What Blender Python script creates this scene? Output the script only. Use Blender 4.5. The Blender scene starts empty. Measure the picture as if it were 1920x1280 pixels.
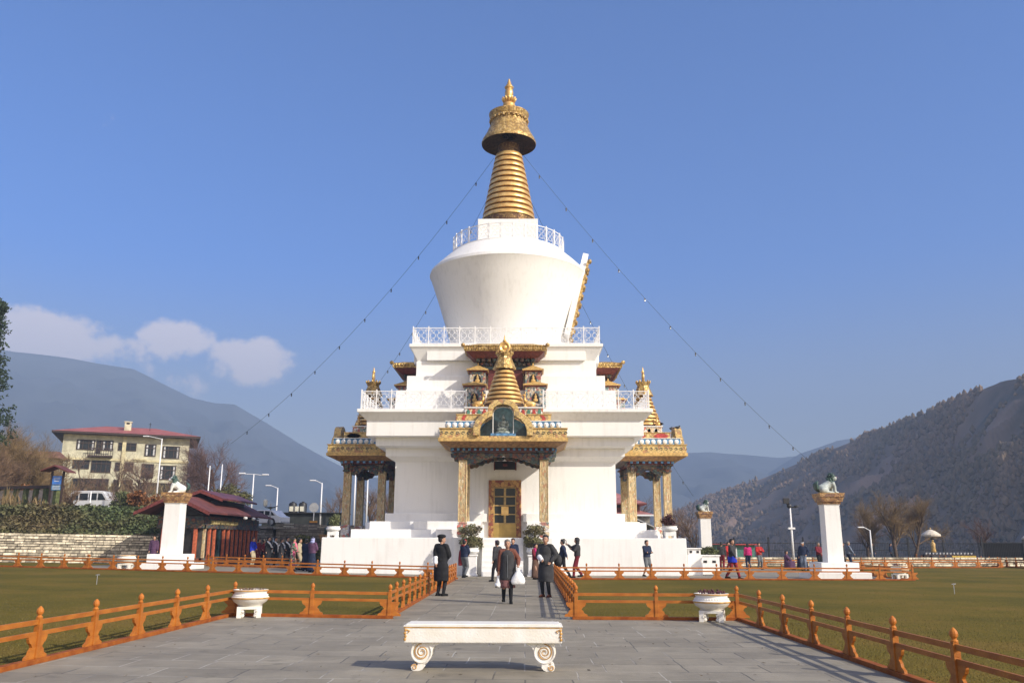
import bpy, bmesh, math, random
from mathutils import Vector, Matrix, noise
R_ = math.radians
PI = math.pi
scene = bpy.context.scene
COL = scene.collection
# ---------------------------------------------------------------- camera model (used once to survey the ground)
F=1600.;TH=R_(13.29);PSI=R_(.98);RO=R_(.17);CH=1.52
fw=Vector((-math.sin(PSI)*math.cos(TH),math.cos(PSI)*math.cos(TH),math.sin(TH)))
r0=Vector((math.cos(PSI),math.sin(PSI),0)); u0=r0.cross(fw)
RR=r0*math.cos(RO)+u0*math.sin(RO); UU=u0*math.cos(RO)-r0*math.sin(RO)
def gz(x,y=0): return .015*min(45,max(0,-x-3))
def ray(px,py): return fw+RR*((px-960)/F)+UU*((640-py)/F)
def G(px,py,z=None):
    d=ray(px,py);zz=0 if z is None else z
    for _ in range(8):
        t=(zz-CH)/d.z;x,y=t*d.x,t*d.y
        if z is None: zz=gz(x,y)
    return Vector((x,y,zz))
def D(px,py,Y):
    d=ray(px,py);t=Y/d.y;return Vector((t*d.x,Y,CH+t*d.z))
# ---------------------------------------------------------------- materials
MATS={}
def newmat(name):
    m=bpy.data.materials.new(name);m.use_nodes=True
    nt=m.node_tree;b=nt.nodes['Principled BSDF'];MATS[name]=m
    return m,nt,b
def rgba(c): return (c[0],c[1],c[2],1)
def mk(name,c,rough=.7,var=.12,scale=6,metal=0,bump=.0,bscale=40,spec=None,c2=None,island=0,stretch=None,detail=5):
    """procedural: noise mottling between two tints, optional per-piece variation and bump"""
    m,nt,b=newmat(name);N=nt.nodes;L=nt.links
    tc=N.new('ShaderNodeTexCoord');mp=N.new('ShaderNodeMapping')
    L.new(tc.outputs['Object'],mp.inputs[0])
    if stretch: mp.inputs['Scale'].default_value=stretch
    n=N.new('ShaderNodeTexNoise');n.inputs['Scale'].default_value=scale;n.inputs['Detail'].default_value=detail
    L.new(mp.outputs[0],n.inputs[0])
    rp=N.new('ShaderNodeValToRGB')
    d=c2 if c2 else tuple(max(0,v*(1-var*1.6)) for v in c)
    e=c if c2 else tuple(min(1,v*(1+var)) for v in c)
    rp.color_ramp.elements[0].position=.36;rp.color_ramp.elements[1].position=.64
    rp.color_ramp.elements[0].color=rgba(d);rp.color_ramp.elements[1].color=rgba(e)
    L.new(n.outputs[0],rp.inputs[0]);out=rp.outputs[0]
    if island:
        g=N.new('ShaderNodeNewGeometry');ma=N.new('ShaderNodeMapRange')
        ma.inputs[3].default_value=1-island;ma.inputs[4].default_value=1+island
        L.new(g.outputs['Random Per Island'],ma.inputs[0])
        mx=N.new('ShaderNodeVectorMath');mx.operation='SCALE'
        L.new(out,mx.inputs[0]);L.new(ma.outputs[0],mx.inputs['Scale']);out=mx.outputs[0]
    L.new(out,b.inputs['Base Color'])
    b.inputs['Roughness'].default_value=rough;b.inputs['Metallic'].default_value=metal
    if spec is not None: b.inputs['Specular IOR Level'].default_value=spec
    if bump:
        n2=N.new('ShaderNodeTexNoise');n2.inputs['Scale'].default_value=bscale;n2.inputs['Detail'].default_value=4
        L.new(mp.outputs[0],n2.inputs[0])
        bp=N.new('ShaderNodeBump');bp.inputs['Strength'].default_value=min(1,bump);bp.inputs['Distance'].default_value=.02
        L.new(n2.outputs[0],bp.inputs['Height']);L.new(bp.outputs[0],b.inputs['Normal'])
    return m
def mk_orn(name,pal,scale=9,rough=.5,metal=0.0,bump=.4,stretch=(1,1,1),edge=.4):
    """painted carving: small cells of several colours over relief"""
    m,nt,b=newmat(name);N=nt.nodes;L=nt.links
    tc=N.new('ShaderNodeTexCoord');mp=N.new('ShaderNodeMapping');mp.inputs['Scale'].default_value=stretch
    L.new(tc.outputs['Object'],mp.inputs[0])
    ns=N.new('ShaderNodeTexNoise');ns.inputs['Scale'].default_value=scale*.6;L.new(mp.outputs[0],ns.inputs[0])
    ad=N.new('ShaderNodeMix');ad.data_type='VECTOR';ad.inputs[0].default_value=.12
    L.new(mp.outputs[0],ad.inputs[4]);L.new(ns.outputs[1],ad.inputs[5])
    v=N.new('ShaderNodeTexVoronoi');v.inputs['Scale'].default_value=scale;L.new(ad.outputs[1],v.inputs[0])
    sep=N.new('ShaderNodeSeparateColor');L.new(v.outputs['Color'],sep.inputs[0])
    rp=N.new('ShaderNodeValToRGB');rp.color_ramp.interpolation='CONSTANT'
    el=rp.color_ramp.elements
    while len(el)<len(pal): el.new(.5)
    for i,c in enumerate(pal):
        el[i].position=i/len(pal);el[i].color=rgba(c)
    L.new(sep.outputs[0],rp.inputs[0])
    # darker outlines between cells
    ed=N.new('ShaderNodeTexVoronoi');ed.feature='DISTANCE_TO_EDGE';ed.inputs['Scale'].default_value=scale;L.new(ad.outputs[1],ed.inputs[0])
    mr=N.new('ShaderNodeMapRange');mr.inputs[1].default_value=0;mr.inputs[2].default_value=.09;mr.inputs[3].default_value=edge;mr.inputs[4].default_value=1
    L.new(ed.outputs[0],mr.inputs[0])
    sc=N.new('ShaderNodeVectorMath');sc.operation='SCALE';L.new(rp.outputs[0],sc.inputs[0]);L.new(mr.outputs[0],sc.inputs['Scale'])
    L.new(sc.outputs[0],b.inputs['Base Color'])
    b.inputs['Roughness'].default_value=rough;b.inputs['Metallic'].default_value=metal
    bp=N.new('ShaderNodeBump');bp.inputs['Strength'].default_value=bump;bp.inputs['Distance'].default_value=.03
    L.new(mr.outputs[0],bp.inputs['Height']);L.new(bp.outputs[0],b.inputs['Normal'])
    return m
def mk_plaster():
    m,nt,b=newmat('white_plaster');N=nt.nodes;L=nt.links
    tc=N.new('ShaderNodeTexCoord')
    n=N.new('ShaderNodeTexNoise');n.inputs['Scale'].default_value=.5;n.inputs['Detail'].default_value=8;n.inputs['Roughness'].default_value=.65
    L.new(tc.outputs['Object'],n.inputs[0])
    mp=N.new('ShaderNodeMapping');mp.inputs['Scale'].default_value=(5,5,.35);L.new(tc.outputs['Object'],mp.inputs[0])
    n2=N.new('ShaderNodeTexNoise');n2.inputs['Scale'].default_value=1.2;n2.inputs['Detail'].default_value=5;L.new(mp.outputs[0],n2.inputs[0])
    a=N.new('ShaderNodeMath');a.operation='MULTIPLY';L.new(n.outputs[0],a.inputs[0]);L.new(n2.outputs[0],a.inputs[1])
    rp=N.new('ShaderNodeValToRGB');e=rp.color_ramp.elements
    e[0].position=.09;e[0].color=(.715,.705,.675,1);e[1].position=.24;e[1].color=(.82,.81,.785,1)
    L.new(a.outputs[0],rp.inputs[0]);L.new(rp.outputs[0],b.inputs['Base Color'])
    b.inputs['Roughness'].default_value=.85
    n3=N.new('ShaderNodeTexNoise');n3.inputs['Scale'].default_value=14;n3.inputs['Detail'].default_value=6;L.new(tc.outputs['Object'],n3.inputs[0])
    bp=N.new('ShaderNodeBump');bp.inputs['Strength'].default_value=.25;bp.inputs['Distance'].default_value=.02;L.new(n3.outputs[0],bp.inputs['Height']);L.new(bp.outputs[0],b.inputs['Normal'])
    return m
W=mk_plaster()
GOLD=mk('gold_leaf',(.82,.56,.22),.40,.25,3,metal=.5,bump=.35,bscale=12,c2=(.62,.36,.11))
GOLDB=mk_orn('gilt_relief',[(.62,.42,.15),(.50,.32,.10),(.66,.47,.2),(.36,.22,.08)],9,.45,.45,.8)
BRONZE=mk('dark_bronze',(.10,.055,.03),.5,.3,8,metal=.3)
GOLDP=mk('yellow_gold_paint',(.56,.36,.12),.5,.2,9,bump=.2)
GOLDSC=mk_orn('gold_scroll_paint',[(.62,.43,.16),(.66,.47,.19),(.60,.40,.14),(.36,.25,.12),(.64,.45,.17),(.60,.42,.15),(.46,.24,.11),(.66,.47,.19),(.62,.44,.17)],7,.5,0,.6,edge=.5)
COLP=mk_orn('carved_column_paint',[(.58,.43,.22),(.62,.48,.28),(.50,.34,.16),(.46,.25,.13),(.58,.44,.24),(.40,.34,.20),(.66,.56,.38),(.56,.42,.22)],11,.5,0,.7,(1.4,1.4,.6),.6)
DARKP=mk_orn('dark_bracket_paint',[(.16,.10,.07),(.07,.10,.11),(.22,.08,.05),(.10,.13,.10),(.20,.15,.09),(.05,.05,.07)],9,.6,0,.8)
CLOUDP=mk_orn('cloud_pattern_paint',[(.72,.66,.60),(.62,.20,.15),(.25,.30,.25),(.70,.55,.35),(.75,.72,.68),(.45,.22,.18)],8,.6,0,.4)
MAROON=mk('maroon_paint',(.16,.035,.03),.55,.25,9)
REDP=mk('red_paint',(.42,.05,.04),.5,.2,9)
BLUEP=mk('blue_paint',(.10,.24,.42),.5,.3,7)
TEALD=mk('teal_dark_paint',(.03,.065,.075),.35,.3,6)
WHITEP=mk('white_paint',(.78,.78,.76),.5,.06,8)
GREENP=mk('green_paint',(.07,.20,.15),.5,.2,9)
DARK=mk('dark_recess',(.015,.013,.012),.6,.3,7)
GLASS,nt,b=newmat('window_glass');b.inputs['Base Color'].default_value=(.02,.025,.03,1);b.inputs['Roughness'].default_value=.25;b.inputs['Specular IOR Level'].default_value=.25
def clearglass():
    m,nt,b=newmat('case_glass');b.inputs['Base Color'].default_value=(.75,.85,.85,1);b.inputs['Alpha'].default_value=.22;b.inputs['Roughness'].default_value=.05
    return m
CGL=clearglass()
METW=mk('white_enamelled_metal',(.80,.80,.80),.4,.05,20)
WOOD=mk('varnished_orange_wood',(.44,.155,.022),.5,.0,4,c2=(.33,.100,.014),stretch=(1,1,3),bump=.3,bscale=30,island=.16,spec=.3)
WOODB=mk('darker_varnished_wood',(.34,.105,.020),.7,.0,5,c2=(.22,.055,.012),bump=.3,bscale=30,island=.12,spec=.15)
GREY=mk('galvanised_metal',(.45,.46,.48),.45,.1,9,metal=.5)
BLACK=mk('black_metal',(.02,.02,.022),.5,.2,9)
CREAM=mk('cream_render',(.56,.53,.38),.9,.16,1.1,bump=.2)
ROOFR=mk('red_sheet_roof',(.17,.05,.04),.75,.25,1.6,c2=(.10,.03,.026),stretch=(1,1,1))
ROOFM=mk('maroon_sheet_roof',(.13,.03,.027),.5,.25,2)
ASPH=mk('asphalt',(.06,.06,.062),.9,.25,3,bump=.3)
BARK=mk('bark',(.10,.065,.042),.9,.3,8,bump=.5)
TWIG=mk('winter_twigs',(.17,.105,.06),.9,.2,3,island=.35)
TWIGY=mk('willow_twigs',(.19,.125,.055),.9,.2,1,island=.35)
TWIGM=mk('purple_brown_twigs',(.13,.075,.06),.9,.2,1,island=.3)
LEAFG=mk('evergreen_leaves',(.11,.125,.045),.7,.2,2,island=.5)
LEAFD=mk('dark_conifer_needles',(.025,.045,.02),.8,.2,2,island=.5)
LEAFH=mk('hedge_leaves',(.075,.10,.035),.8,.0,.25,c2=(.13,.095,.04),island=.5)
LEAFO=mk('rusty_leaves',(.22,.09,.03),.8,.2,2,island=.4)
STONEM=mk('dry_stone_blocks',(.60,.53,.40),.9,.3,5,island=.5,bump=.5,bscale=25)
STONEG=mk('grey_stone_blocks',(.22,.20,.17),.9,.2,5,island=.35,bump=.5,bscale=25)
TERR=mk('cream_painted_stone',(.79,.77,.72),.6,.10,4,bump=.25,c2=(.73,.69,.60))
GOLDT=mk('ochre_trim_paint',(.55,.30,.08),.5,.2,10)
SKIN=mk('skin',(.42,.23,.15),.55,.08,9)
HAIR=mk('black_hair',(.012,.010,.010),.55,.2,30)
HAIRG=mk('grey_hair',(.23,.21,.19),.7,.3,40)
def cloth(name,c,var=.15,scale=5,c2=None): return mk(name,c,.85,var,scale,bump=.35,bscale=14,spec=.2,c2=c2)
CL={}
for n,c in dict(black=(.018,.018,.02),charcoal=(.045,.045,.048),navy=(.02,.028,.06),grey=(.14,.15,.16),red=(.42,.03,.03),maroon=(.16,.02,.03),magenta=(.5,.03,.16),
    white=(.75,.76,.80),lavender=(.35,.38,.62),purple=(.10,.05,.10),brown=(.12,.07,.05),blue=(.02,.04,.45),beige=(.45,.38,.26),green=(.04,.12,.07),jeans=(.16,.19,.25),pink=(.60,.16,.22),shoe=(.01,.01,.01),brownshoe=(.09,.03,.015),darkred=(.22,.025,.03)).items():
    CL[n]=cloth('cloth_'+n,c)
def mk_stripe(name,c1,c2,scale,axis='X',c3=None):
    m,nt,b=newmat(name);N=nt.nodes;L=nt.links
    tc=N.new('ShaderNodeTexCoord');w=N.new('ShaderNodeTexWave');w.bands_direction=axis;w.inputs['Scale'].default_value=scale;w.inputs['Distortion'].default_value=.8
    L.new(tc.outputs['Object'],w.inputs[0]);rp=N.new('ShaderNodeValToRGB');rp.color_ramp.interpolation='CONSTANT'
    rp.color_ramp.elements[0].color=rgba(c1);rp.color_ramp.elements[1].position=.6;rp.color_ramp.elements[1].color=rgba(c2)
    if c3: e=rp.color_ramp.elements.new(.85);e.color=rgba(c3)
    L.new(w.outputs[0],rp.inputs[0]);L.new(rp.outputs[0],b.inputs['Base Color']);b.inputs['Roughness'].default_value=.85
    return m
CL['stripe']=mk_stripe('cloth_red_black_stripe',(.025,.015,.015),(.36,.15,.14),12.0)
CL['check']=mk_stripe('cloth_red_black_check',(.03,.015,.015),(.26,.035,.025),11.0,'Z',(.36,.15,.08))
CL['floral']=mk_orn('cloth_floral',[(.45,.05,.12),(.06,.20,.10),(.55,.45,.35),(.06,.16,.08),(.5,.08,.2)],16,.85,0,.1)
# ---------------------------------------------------------------- mesh builder
class MB:
    def __init__(s): s.v=[];s.f=[];s.m=[];s.cur=0
    def add(s,vs,fs):
        o=len(s.v);s.v+= [tuple(p) for p in vs]
        for f in fs: s.f.append(tuple(i+o for i in f));s.m.append(s.cur)
    def box(s,x0,x1,y0,y1,z0,z1,M=None,top=1.0):
        cx,cy=(x0+x1)/2,(y0+y1)/2
        T=lambda x,y:(cx+(x-cx)*top,cy+(y-cy)*top,z1)
        vs=[(x0,y0,z0),(x1,y0,z0),(x1,y1,z0),(x0,y1,z0),T(x0,y0),T(x1,y0),T(x1,y1),T(x0,y1)]
        if M: vs=[M@Vector(v) for v in vs]
        s.add(vs,[(0,3,2,1),(4,5,6,7),(0,1,5,4),(1,2,6,5),(2,3,7,6),(3,0,4,7)])
    def frus(s,cx,cy,z0,z1,a0,a1,b0=None,b1=None):
        """rect frustum: half sizes a (x) and b (y) at bottom 0 and top 1"""
        b0=a0 if b0 is None else b0;b1=a1 if b1 is None else b1
        vs=[(cx-a0,cy-b0,z0),(cx+a0,cy-b0,z0),(cx+a0,cy+b0,z0),(cx-a0,cy+b0,z0),(cx-a1,cy-b1,z1),(cx+a1,cy-b1,z1),(cx+a1,cy+b1,z1),(cx-a1,cy+b1,z1)]
        s.add(vs,[(0,3,2,1),(4,5,6,7),(0,1,5,4),(1,2,6,5),(2,3,7,6),(3,0,4,7)])
    def lathe(s,prof,n=32,c=(0,0,0),cap=True,M=None,arc=None,sx=1,sy=1):
        o=[];
        for r,z in prof:
            for i in range(n):
                a=2*PI*i/n;o.append((c[0]+r*sx*math.cos(a),c[1]+r*sy*math.sin(a),c[2]+z))
        if M: o=[M@Vector(v) for v in o]
        fs=[]
        for k in range(len(prof)-1):
            for i in range(n):
                j=(i+1)%n;fs.append((k*n+i,k*n+j,(k+1)*n+j,(k+1)*n+i))
        if cap:
            fs.append(tuple(range(n-1,-1,-1)));k=len(prof)-1;fs.append(tuple(k*n+i for i in range(n)))
        s.add(o,fs)
    def tube(s,pts,rad,n=6,cap=True):
        pts=[Vector(p) for p in pts];m=len(pts)
        if not hasattr(rad,'__len__'): rad=[rad]*m
        vs=[];ref=None
        for i in range(m):
            d=(pts[min(i+1,m-1)]-pts[max(i-1,0)])
            if d.length<1e-9: d=Vector((0,0,1))
            d.normalize()
            if ref is None:
                ref=Vector((0,0,1)) if abs(d.z)<.9 else Vector((1,0,0))
            a=(ref-d*ref.dot(d))
            if a.length<1e-6: a=Vector((1,0,0)).cross(d)
            a.normalize();b=d.cross(a);ref=a
            for k in range(n):
                t=2*PI*k/n;vs.append(pts[i]+(a*math.cos(t)+b*math.sin(t))*rad[i])
        fs=[]
        for i in range(m-1):
            for k in range(n):
                j=(k+1)%n;fs.append((i*n+k,i*n+j,(i+1)*n+j,(i+1)*n+k))
        if cap: fs.append(tuple(range(n-1,-1,-1)));fs.append(tuple((m-1)*n+k for k in range(n)))
        s.add(vs,fs)
    def ball(s,c,r,n=8,m=6,M=None):
        if not hasattr(r,'__len__'): r=(r,r,r)
        vs=[(0,0,-1)]
        for i in range(1,m):
            p=-PI/2+PI*i/m
            for k in range(n):
                t=2*PI*k/n;vs.append((math.cos(p)*math.cos(t),math.cos(p)*math.sin(t),math.sin(p)))
        vs.append((0,0,1));L_=len(vs)-1
        vs=[Vector((c[0]+v[0]*r[0],c[1]+v[1]*r[1],c[2]+v[2]*r[2])) if M is None else M@Vector((v[0]*r[0],v[1]*r[1],v[2]*r[2])) for v in vs]
        fs=[(0,1+(k+1)%n,1+k) for k in range(n)]
        for i in range(m-2):
            for k in range(n):
                j=(k+1)%n;a=1+i*n;fs.append((a+k,a+j,a+n+j,a+n+k))
        a=1+(m-2)*n
        fs+=[(a+k,a+(k+1)%n,L_) for k in range(n)]
        s.add(vs,fs)
    def prism(s,poly,y0,y1,M=None):
        """poly in xz extruded along y"""
        n=len(poly);vs=[(p[0],y0,p[1]) for p in poly]+[(p[0],y1,p[1]) for p in poly]
        if M: vs=[M@Vector(v) for v in vs]
        s.add(vs,[tuple(range(n)),tuple(range(2*n-1,n-1,-1))]+[(i,(i+n),((i+1)%n)+n,(i+1)%n) for i in range(n)])
    def xf(s,M,start=0):
        for i in range(start,len(s.v)): s.v[i]=tuple(M@Vector(s.v[i]))
    def mark(s): return len(s.v)
    def build(s,name,mats,parent=None,smooth=False,loc=None,bev=0,angle=None,recalc=True):
        me=bpy.data.meshes.new(name);me.from_pydata(s.v,[],s.f);
        if not isinstance(mats,(list,tuple)): mats=[mats]
        for m in mats: me.materials.append(m)
        if len(mats)>1: me.polygons.foreach_set('material_index',s.m)
        if recalc and len(s.f)<60000:
            bm=bmesh.new();bm.from_mesh(me);bmesh.ops.recalc_face_normals(bm,faces=bm.faces);bm.to_mesh(me);bm.free()
        if smooth: me.polygons.foreach_set('use_smooth',[True]*len(me.polygons))
        me.update()
        o=bpy.data.objects.new(name,me);COL.objects.link(o)
        if angle is not None:
            me.polygons.foreach_set('use_smooth',[True]*len(me.polygons));me.set_sharp_from_angle(angle=R_(angle))
        if bev:
            b=o.modifiers.new('bevel','BEVEL');b.width=bev;b.segments=2;b.limit_method='ANGLE';b.angle_limit=R_(40)
        if parent is not None: o.parent=parent
        if loc is not None: o.location=loc
        return o
def tag(o,label=None,cat=None,group=None,kind=None):
    if label: o['label']=label
    if cat: o['category']=cat
    if group: o['group']=group
    if kind: o['kind']=kind
    return o
def empty(name,loc,rz=0,label=None,cat=None,group=None):
    o=bpy.data.objects.new(name,None);COL.objects.link(o);o.location=loc;o.rotation_euler=(0,0,rz);o.empty_display_size=.2
    tag(o,label,cat,group);return o
def kids(o): return [c for c in KIDS if c.parent is o]
def copy_tree(o,parent=None):
    c=o.copy();COL.objects.link(c)
    if parent is not None: c.parent=parent
    for ch in list(o.children): copy_tree(ch,c)
    return c
def remesh(mb,vox,name='r',smooth_it=3):
    """weld overlapping limbs into one continuous skin and return the mesh data"""
    me=bpy.data.meshes.new(name);me.from_pydata(mb.v,[],mb.f)
    bm=bmesh.new();bm.from_mesh(me);bmesh.ops.recalc_face_normals(bm,faces=bm.faces);bm.to_mesh(me);bm.free()
    o=bpy.data.objects.new(name,me);COL.objects.link(o)
    m=o.modifiers.new('rm','REMESH');m.mode='VOXEL';m.voxel_size=vox;m.use_smooth_shade=True
    if smooth_it:
        sm=o.modifiers.new('sm','SMOOTH');sm.factor=.5;sm.iterations=smooth_it
    dg=bpy.context.evaluated_depsgraph_get();ev=o.evaluated_get(dg)
    out=bpy.data.meshes.new_from_object(ev)
    COL.objects.unlink(o);bpy.data.objects.remove(o);bpy.data.meshes.remove(me)
    out.polygons.foreach_set('use_smooth',[True]*len(out.polygons))
    return out
def mobj(name,me,mats,parent=None):
    if not isinstance(mats,(list,tuple)): mats=[mats]
    me.materials.clear()
    for m in mats: me.materials.append(m)
    me.name=name;o=bpy.data.objects.new(name,me);COL.objects.link(o)
    if parent is not None: o.parent=parent
    return o
def rotz(a,c=(0,0,0)):
    c=Vector(c);return Matrix.Translation(c)@Matrix.Rotation(a,4,'Z')@Matrix.Translation(-c)
# ================================================================ light, sky, camera
SUN_AZ=R_(56); SUN_EL=R_(31)      # sun stands to the right of and behind the camera
sdir=Vector((math.sin(SUN_AZ)*math.cos(SUN_EL),-math.cos(SUN_AZ)*math.cos(SUN_EL),math.sin(SUN_EL)))
sl=bpy.data.lights.new('sun','SUN');sl.energy=4.1;sl.angle=R_(.55);sl.color=(1,.915,.79)
so=bpy.data.objects.new('sun',sl);COL.objects.link(so);so.rotation_euler=sdir.to_track_quat('Z','Y').to_euler();so.location=(30,-30,40)
w=bpy.data.worlds.new('World');scene.world=w;w.use_nodes=True;nt=w.node_tree;N=nt.nodes;L=nt.links
bg=N['Background'];bg.inputs[1].default_value=.15
sky=N.new('ShaderNodeTexSky');sky.sky_type='NISHITA';sky.sun_disc=False;sky.sun_elevation=SUN_EL
sky.sun_rotation=math.atan2(sdir.x,sdir.y);sky.air_density=1.0;sky.dust_density=1.0;sky.ozone_density=2.2;sky.altitude=2300
tc=N.new('ShaderNodeTexCoord');sp=N.new('ShaderNodeSeparateXYZ');L.new(tc.outputs['Generated'],sp.inputs[0])
def mth(op,a,b=None,c=None):
    n=N.new('ShaderNodeMath');n.operation=op
    for i,v in enumerate((a,b,c)):
        if v is None: continue
        if isinstance(v,(int,float)): n.inputs[i].default_value=v
        else: L.new(v,n.inputs[i])
    return n.outputs[0]
az=mth('ARCTAN2',sp.outputs[0],sp.outputs[1]);el=mth('ARCSINE',sp.outputs[2])
nz=N.new('ShaderNodeTexNoise');nz.inputs['Scale'].default_value=11;nz.inputs['Detail'].default_value=7;nz.inputs['Roughness'].default_value=.6
L.new(tc.outputs['Generated'],nz.inputs[0])
nv=mth('MULTIPLY',mth('SUBTRACT',nz.outputs[0],.52),3.4)
nz2=N.new('ShaderNodeTexNoise');nz2.inputs['Scale'].default_value=34;nz2.inputs['Detail'].default_value=8;nz2.inputs['Roughness'].default_value=.65;L.new(tc.outputs['Generated'],nz2.inputs[0])
nv=mth('ADD',nv,mth('MULTIPLY',mth('SUBTRACT',nz2.outputs[0],.5),3.0))
tot=None
for px,py,sx,sy,k in [(40,606,130,52,1.5),(215,645,90,26,.8),(335,628,76,40,1.6),(468,664,96,48,1.6),(122,668,26,15,.8),(215,205,40,60,.9),(300,715,200,50,.3)]:
    d=ray(px,py).normalized();a0=math.atan2(d.x,d.y);e0=math.asin(d.z)
    dv=mth('DIVIDE',mth('SUBTRACT',el,e0),sy/1720);dv=mth('MAXIMUM',mth('MULTIPLY',dv,1.25),mth('MULTIPLY',dv,-.7))
    q=mth('ADD',mth('POWER',mth('ABSOLUTE',mth('DIVIDE',mth('SUBTRACT',az,a0),sx/1650)),2),mth('POWER',dv,2))
    m_=mth('MULTIPLY',mth('SUBTRACT',1.15 if py>300 else -.15,q),k)
    tot=m_ if tot is None else mth('MAXIMUM',tot,m_)
ms=N.new('ShaderNodeMapRange');ms.interpolation_type='SMOOTHERSTEP';ms.inputs[1].default_value=0;ms.inputs[2].default_value=1.2;ms.inputs[3].default_value=0;ms.inputs[4].default_value=.85
L.new(mth('ADD',tot,nv),ms.inputs[0])
tint=N.new('ShaderNodeMix');tint.data_type='RGBA';tint.blend_type='MULTIPLY';tint.inputs[0].default_value=1
L.new(sky.outputs[0],tint.inputs[6]);tint.inputs[7].default_value=(.20,.62,1.14,1)
cm=N.new('ShaderNodeMix');cm.data_type='RGBA';L.new(ms.outputs[0],cm.inputs[0]);L.new(tint.outputs[2],cm.inputs[6]);cm.inputs[7].default_value=(6.4,5.6,5.7,1)
hf=N.new('ShaderNodeMapRange');hf.interpolation_type='SMOOTHSTEP';hf.inputs[1].default_value=.33;hf.inputs[2].default_value=.09;hf.inputs[3].default_value=0;hf.inputs[4].default_value=1;L.new(el,hf.inputs[0])
hm=N.new('ShaderNodeMix');hm.data_type='RGBA';hm.blend_type='MULTIPLY';L.new(hf.outputs[0],hm.inputs[0]);L.new(tint.outputs[2],hm.inputs[6]);hm.inputs[7].default_value=(4.8,1.14,.48,1);L.new(hm.outputs[2],cm.inputs[6])
# warm fill glow added to the unseen sky behind the camera, lifting shaded walls
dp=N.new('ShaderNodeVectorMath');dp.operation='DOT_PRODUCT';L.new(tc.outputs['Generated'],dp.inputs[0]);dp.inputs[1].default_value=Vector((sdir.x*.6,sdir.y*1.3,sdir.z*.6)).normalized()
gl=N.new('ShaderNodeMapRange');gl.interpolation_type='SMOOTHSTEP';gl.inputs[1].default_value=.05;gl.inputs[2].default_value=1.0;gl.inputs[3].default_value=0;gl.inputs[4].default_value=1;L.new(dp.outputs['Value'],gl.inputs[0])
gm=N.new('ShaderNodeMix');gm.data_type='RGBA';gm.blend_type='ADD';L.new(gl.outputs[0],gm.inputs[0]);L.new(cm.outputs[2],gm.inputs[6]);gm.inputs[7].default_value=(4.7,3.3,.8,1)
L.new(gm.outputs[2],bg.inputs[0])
cd=bpy.data.cameras.new('camera');co=bpy.data.objects.new('camera',cd);COL.objects.link(co);scene.camera=co
cd.sensor_width=36;cd.lens=30.0;cd.clip_end=8000;cd.clip_start=.1
Mc=Matrix((RR,UU,-fw)).transposed().to_4x4();Mc.translation=Vector((0,0,CH));co.matrix_world=Mc
vs=scene.view_settings;vs.view_transform='Standard';vs.look='None';vs.gamma=1;vs.exposure=.45
# ================================================================ ground materials
def ground_mat():
    m,nt,b=newmat('lawn_grass');N=nt.nodes;L=nt.links
    tc=N.new('ShaderNodeTexCoord')
    n=N.new('ShaderNodeTexNoise');n.inputs['Scale'].default_value=.22;n.inputs['Detail'].default_value=9;n.inputs['Roughness'].default_value=.62;L.new(tc.outputs['Object'],n.inputs[0])
    rp=N.new('ShaderNodeValToRGB');e=rp.color_ramp.elements;e[0].position=.38;e[0].color=(.098,.084,.014,1);e[1].position=.62;e[1].color=(.172,.118,.024,1)
    x=e.new(.52);x.color=(.138,.106,.017,1);L.new(n.outputs[0],rp.inputs[0])
    n2=N.new('ShaderNodeTexNoise');n2.inputs['Scale'].default_value=28;n2.inputs['Detail'].default_value=6;L.new(tc.outputs['Object'],n2.inputs[0])
    mr=N.new('ShaderNodeMapRange');mr.inputs[1].default_value=.3;mr.inputs[2].default_value=.7;mr.inputs[3].default_value=.62;mr.inputs[4].default_value=1.35;L.new(n2.outputs[0],mr.inputs[0])
    s=N.new('ShaderNodeVectorMath');s.operation='SCALE';L.new(rp.outputs[0],s.inputs[0]);L.new(mr.outputs[0],s.inputs['Scale']);L.new(s.outputs[0],b.inputs['Base Color'])
    b.inputs['Roughness'].default_value=.95;b.inputs['Specular IOR Level'].default_value=.1
    bp=N.new('ShaderNodeBump');bp.inputs['Strength'].default_value=.9;bp.inputs['Distance'].default_value=.04;L.new(n2.outputs[0],bp.inputs['Height']);L.new(bp.outputs[0],b.inputs['Normal'])
    return m
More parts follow.
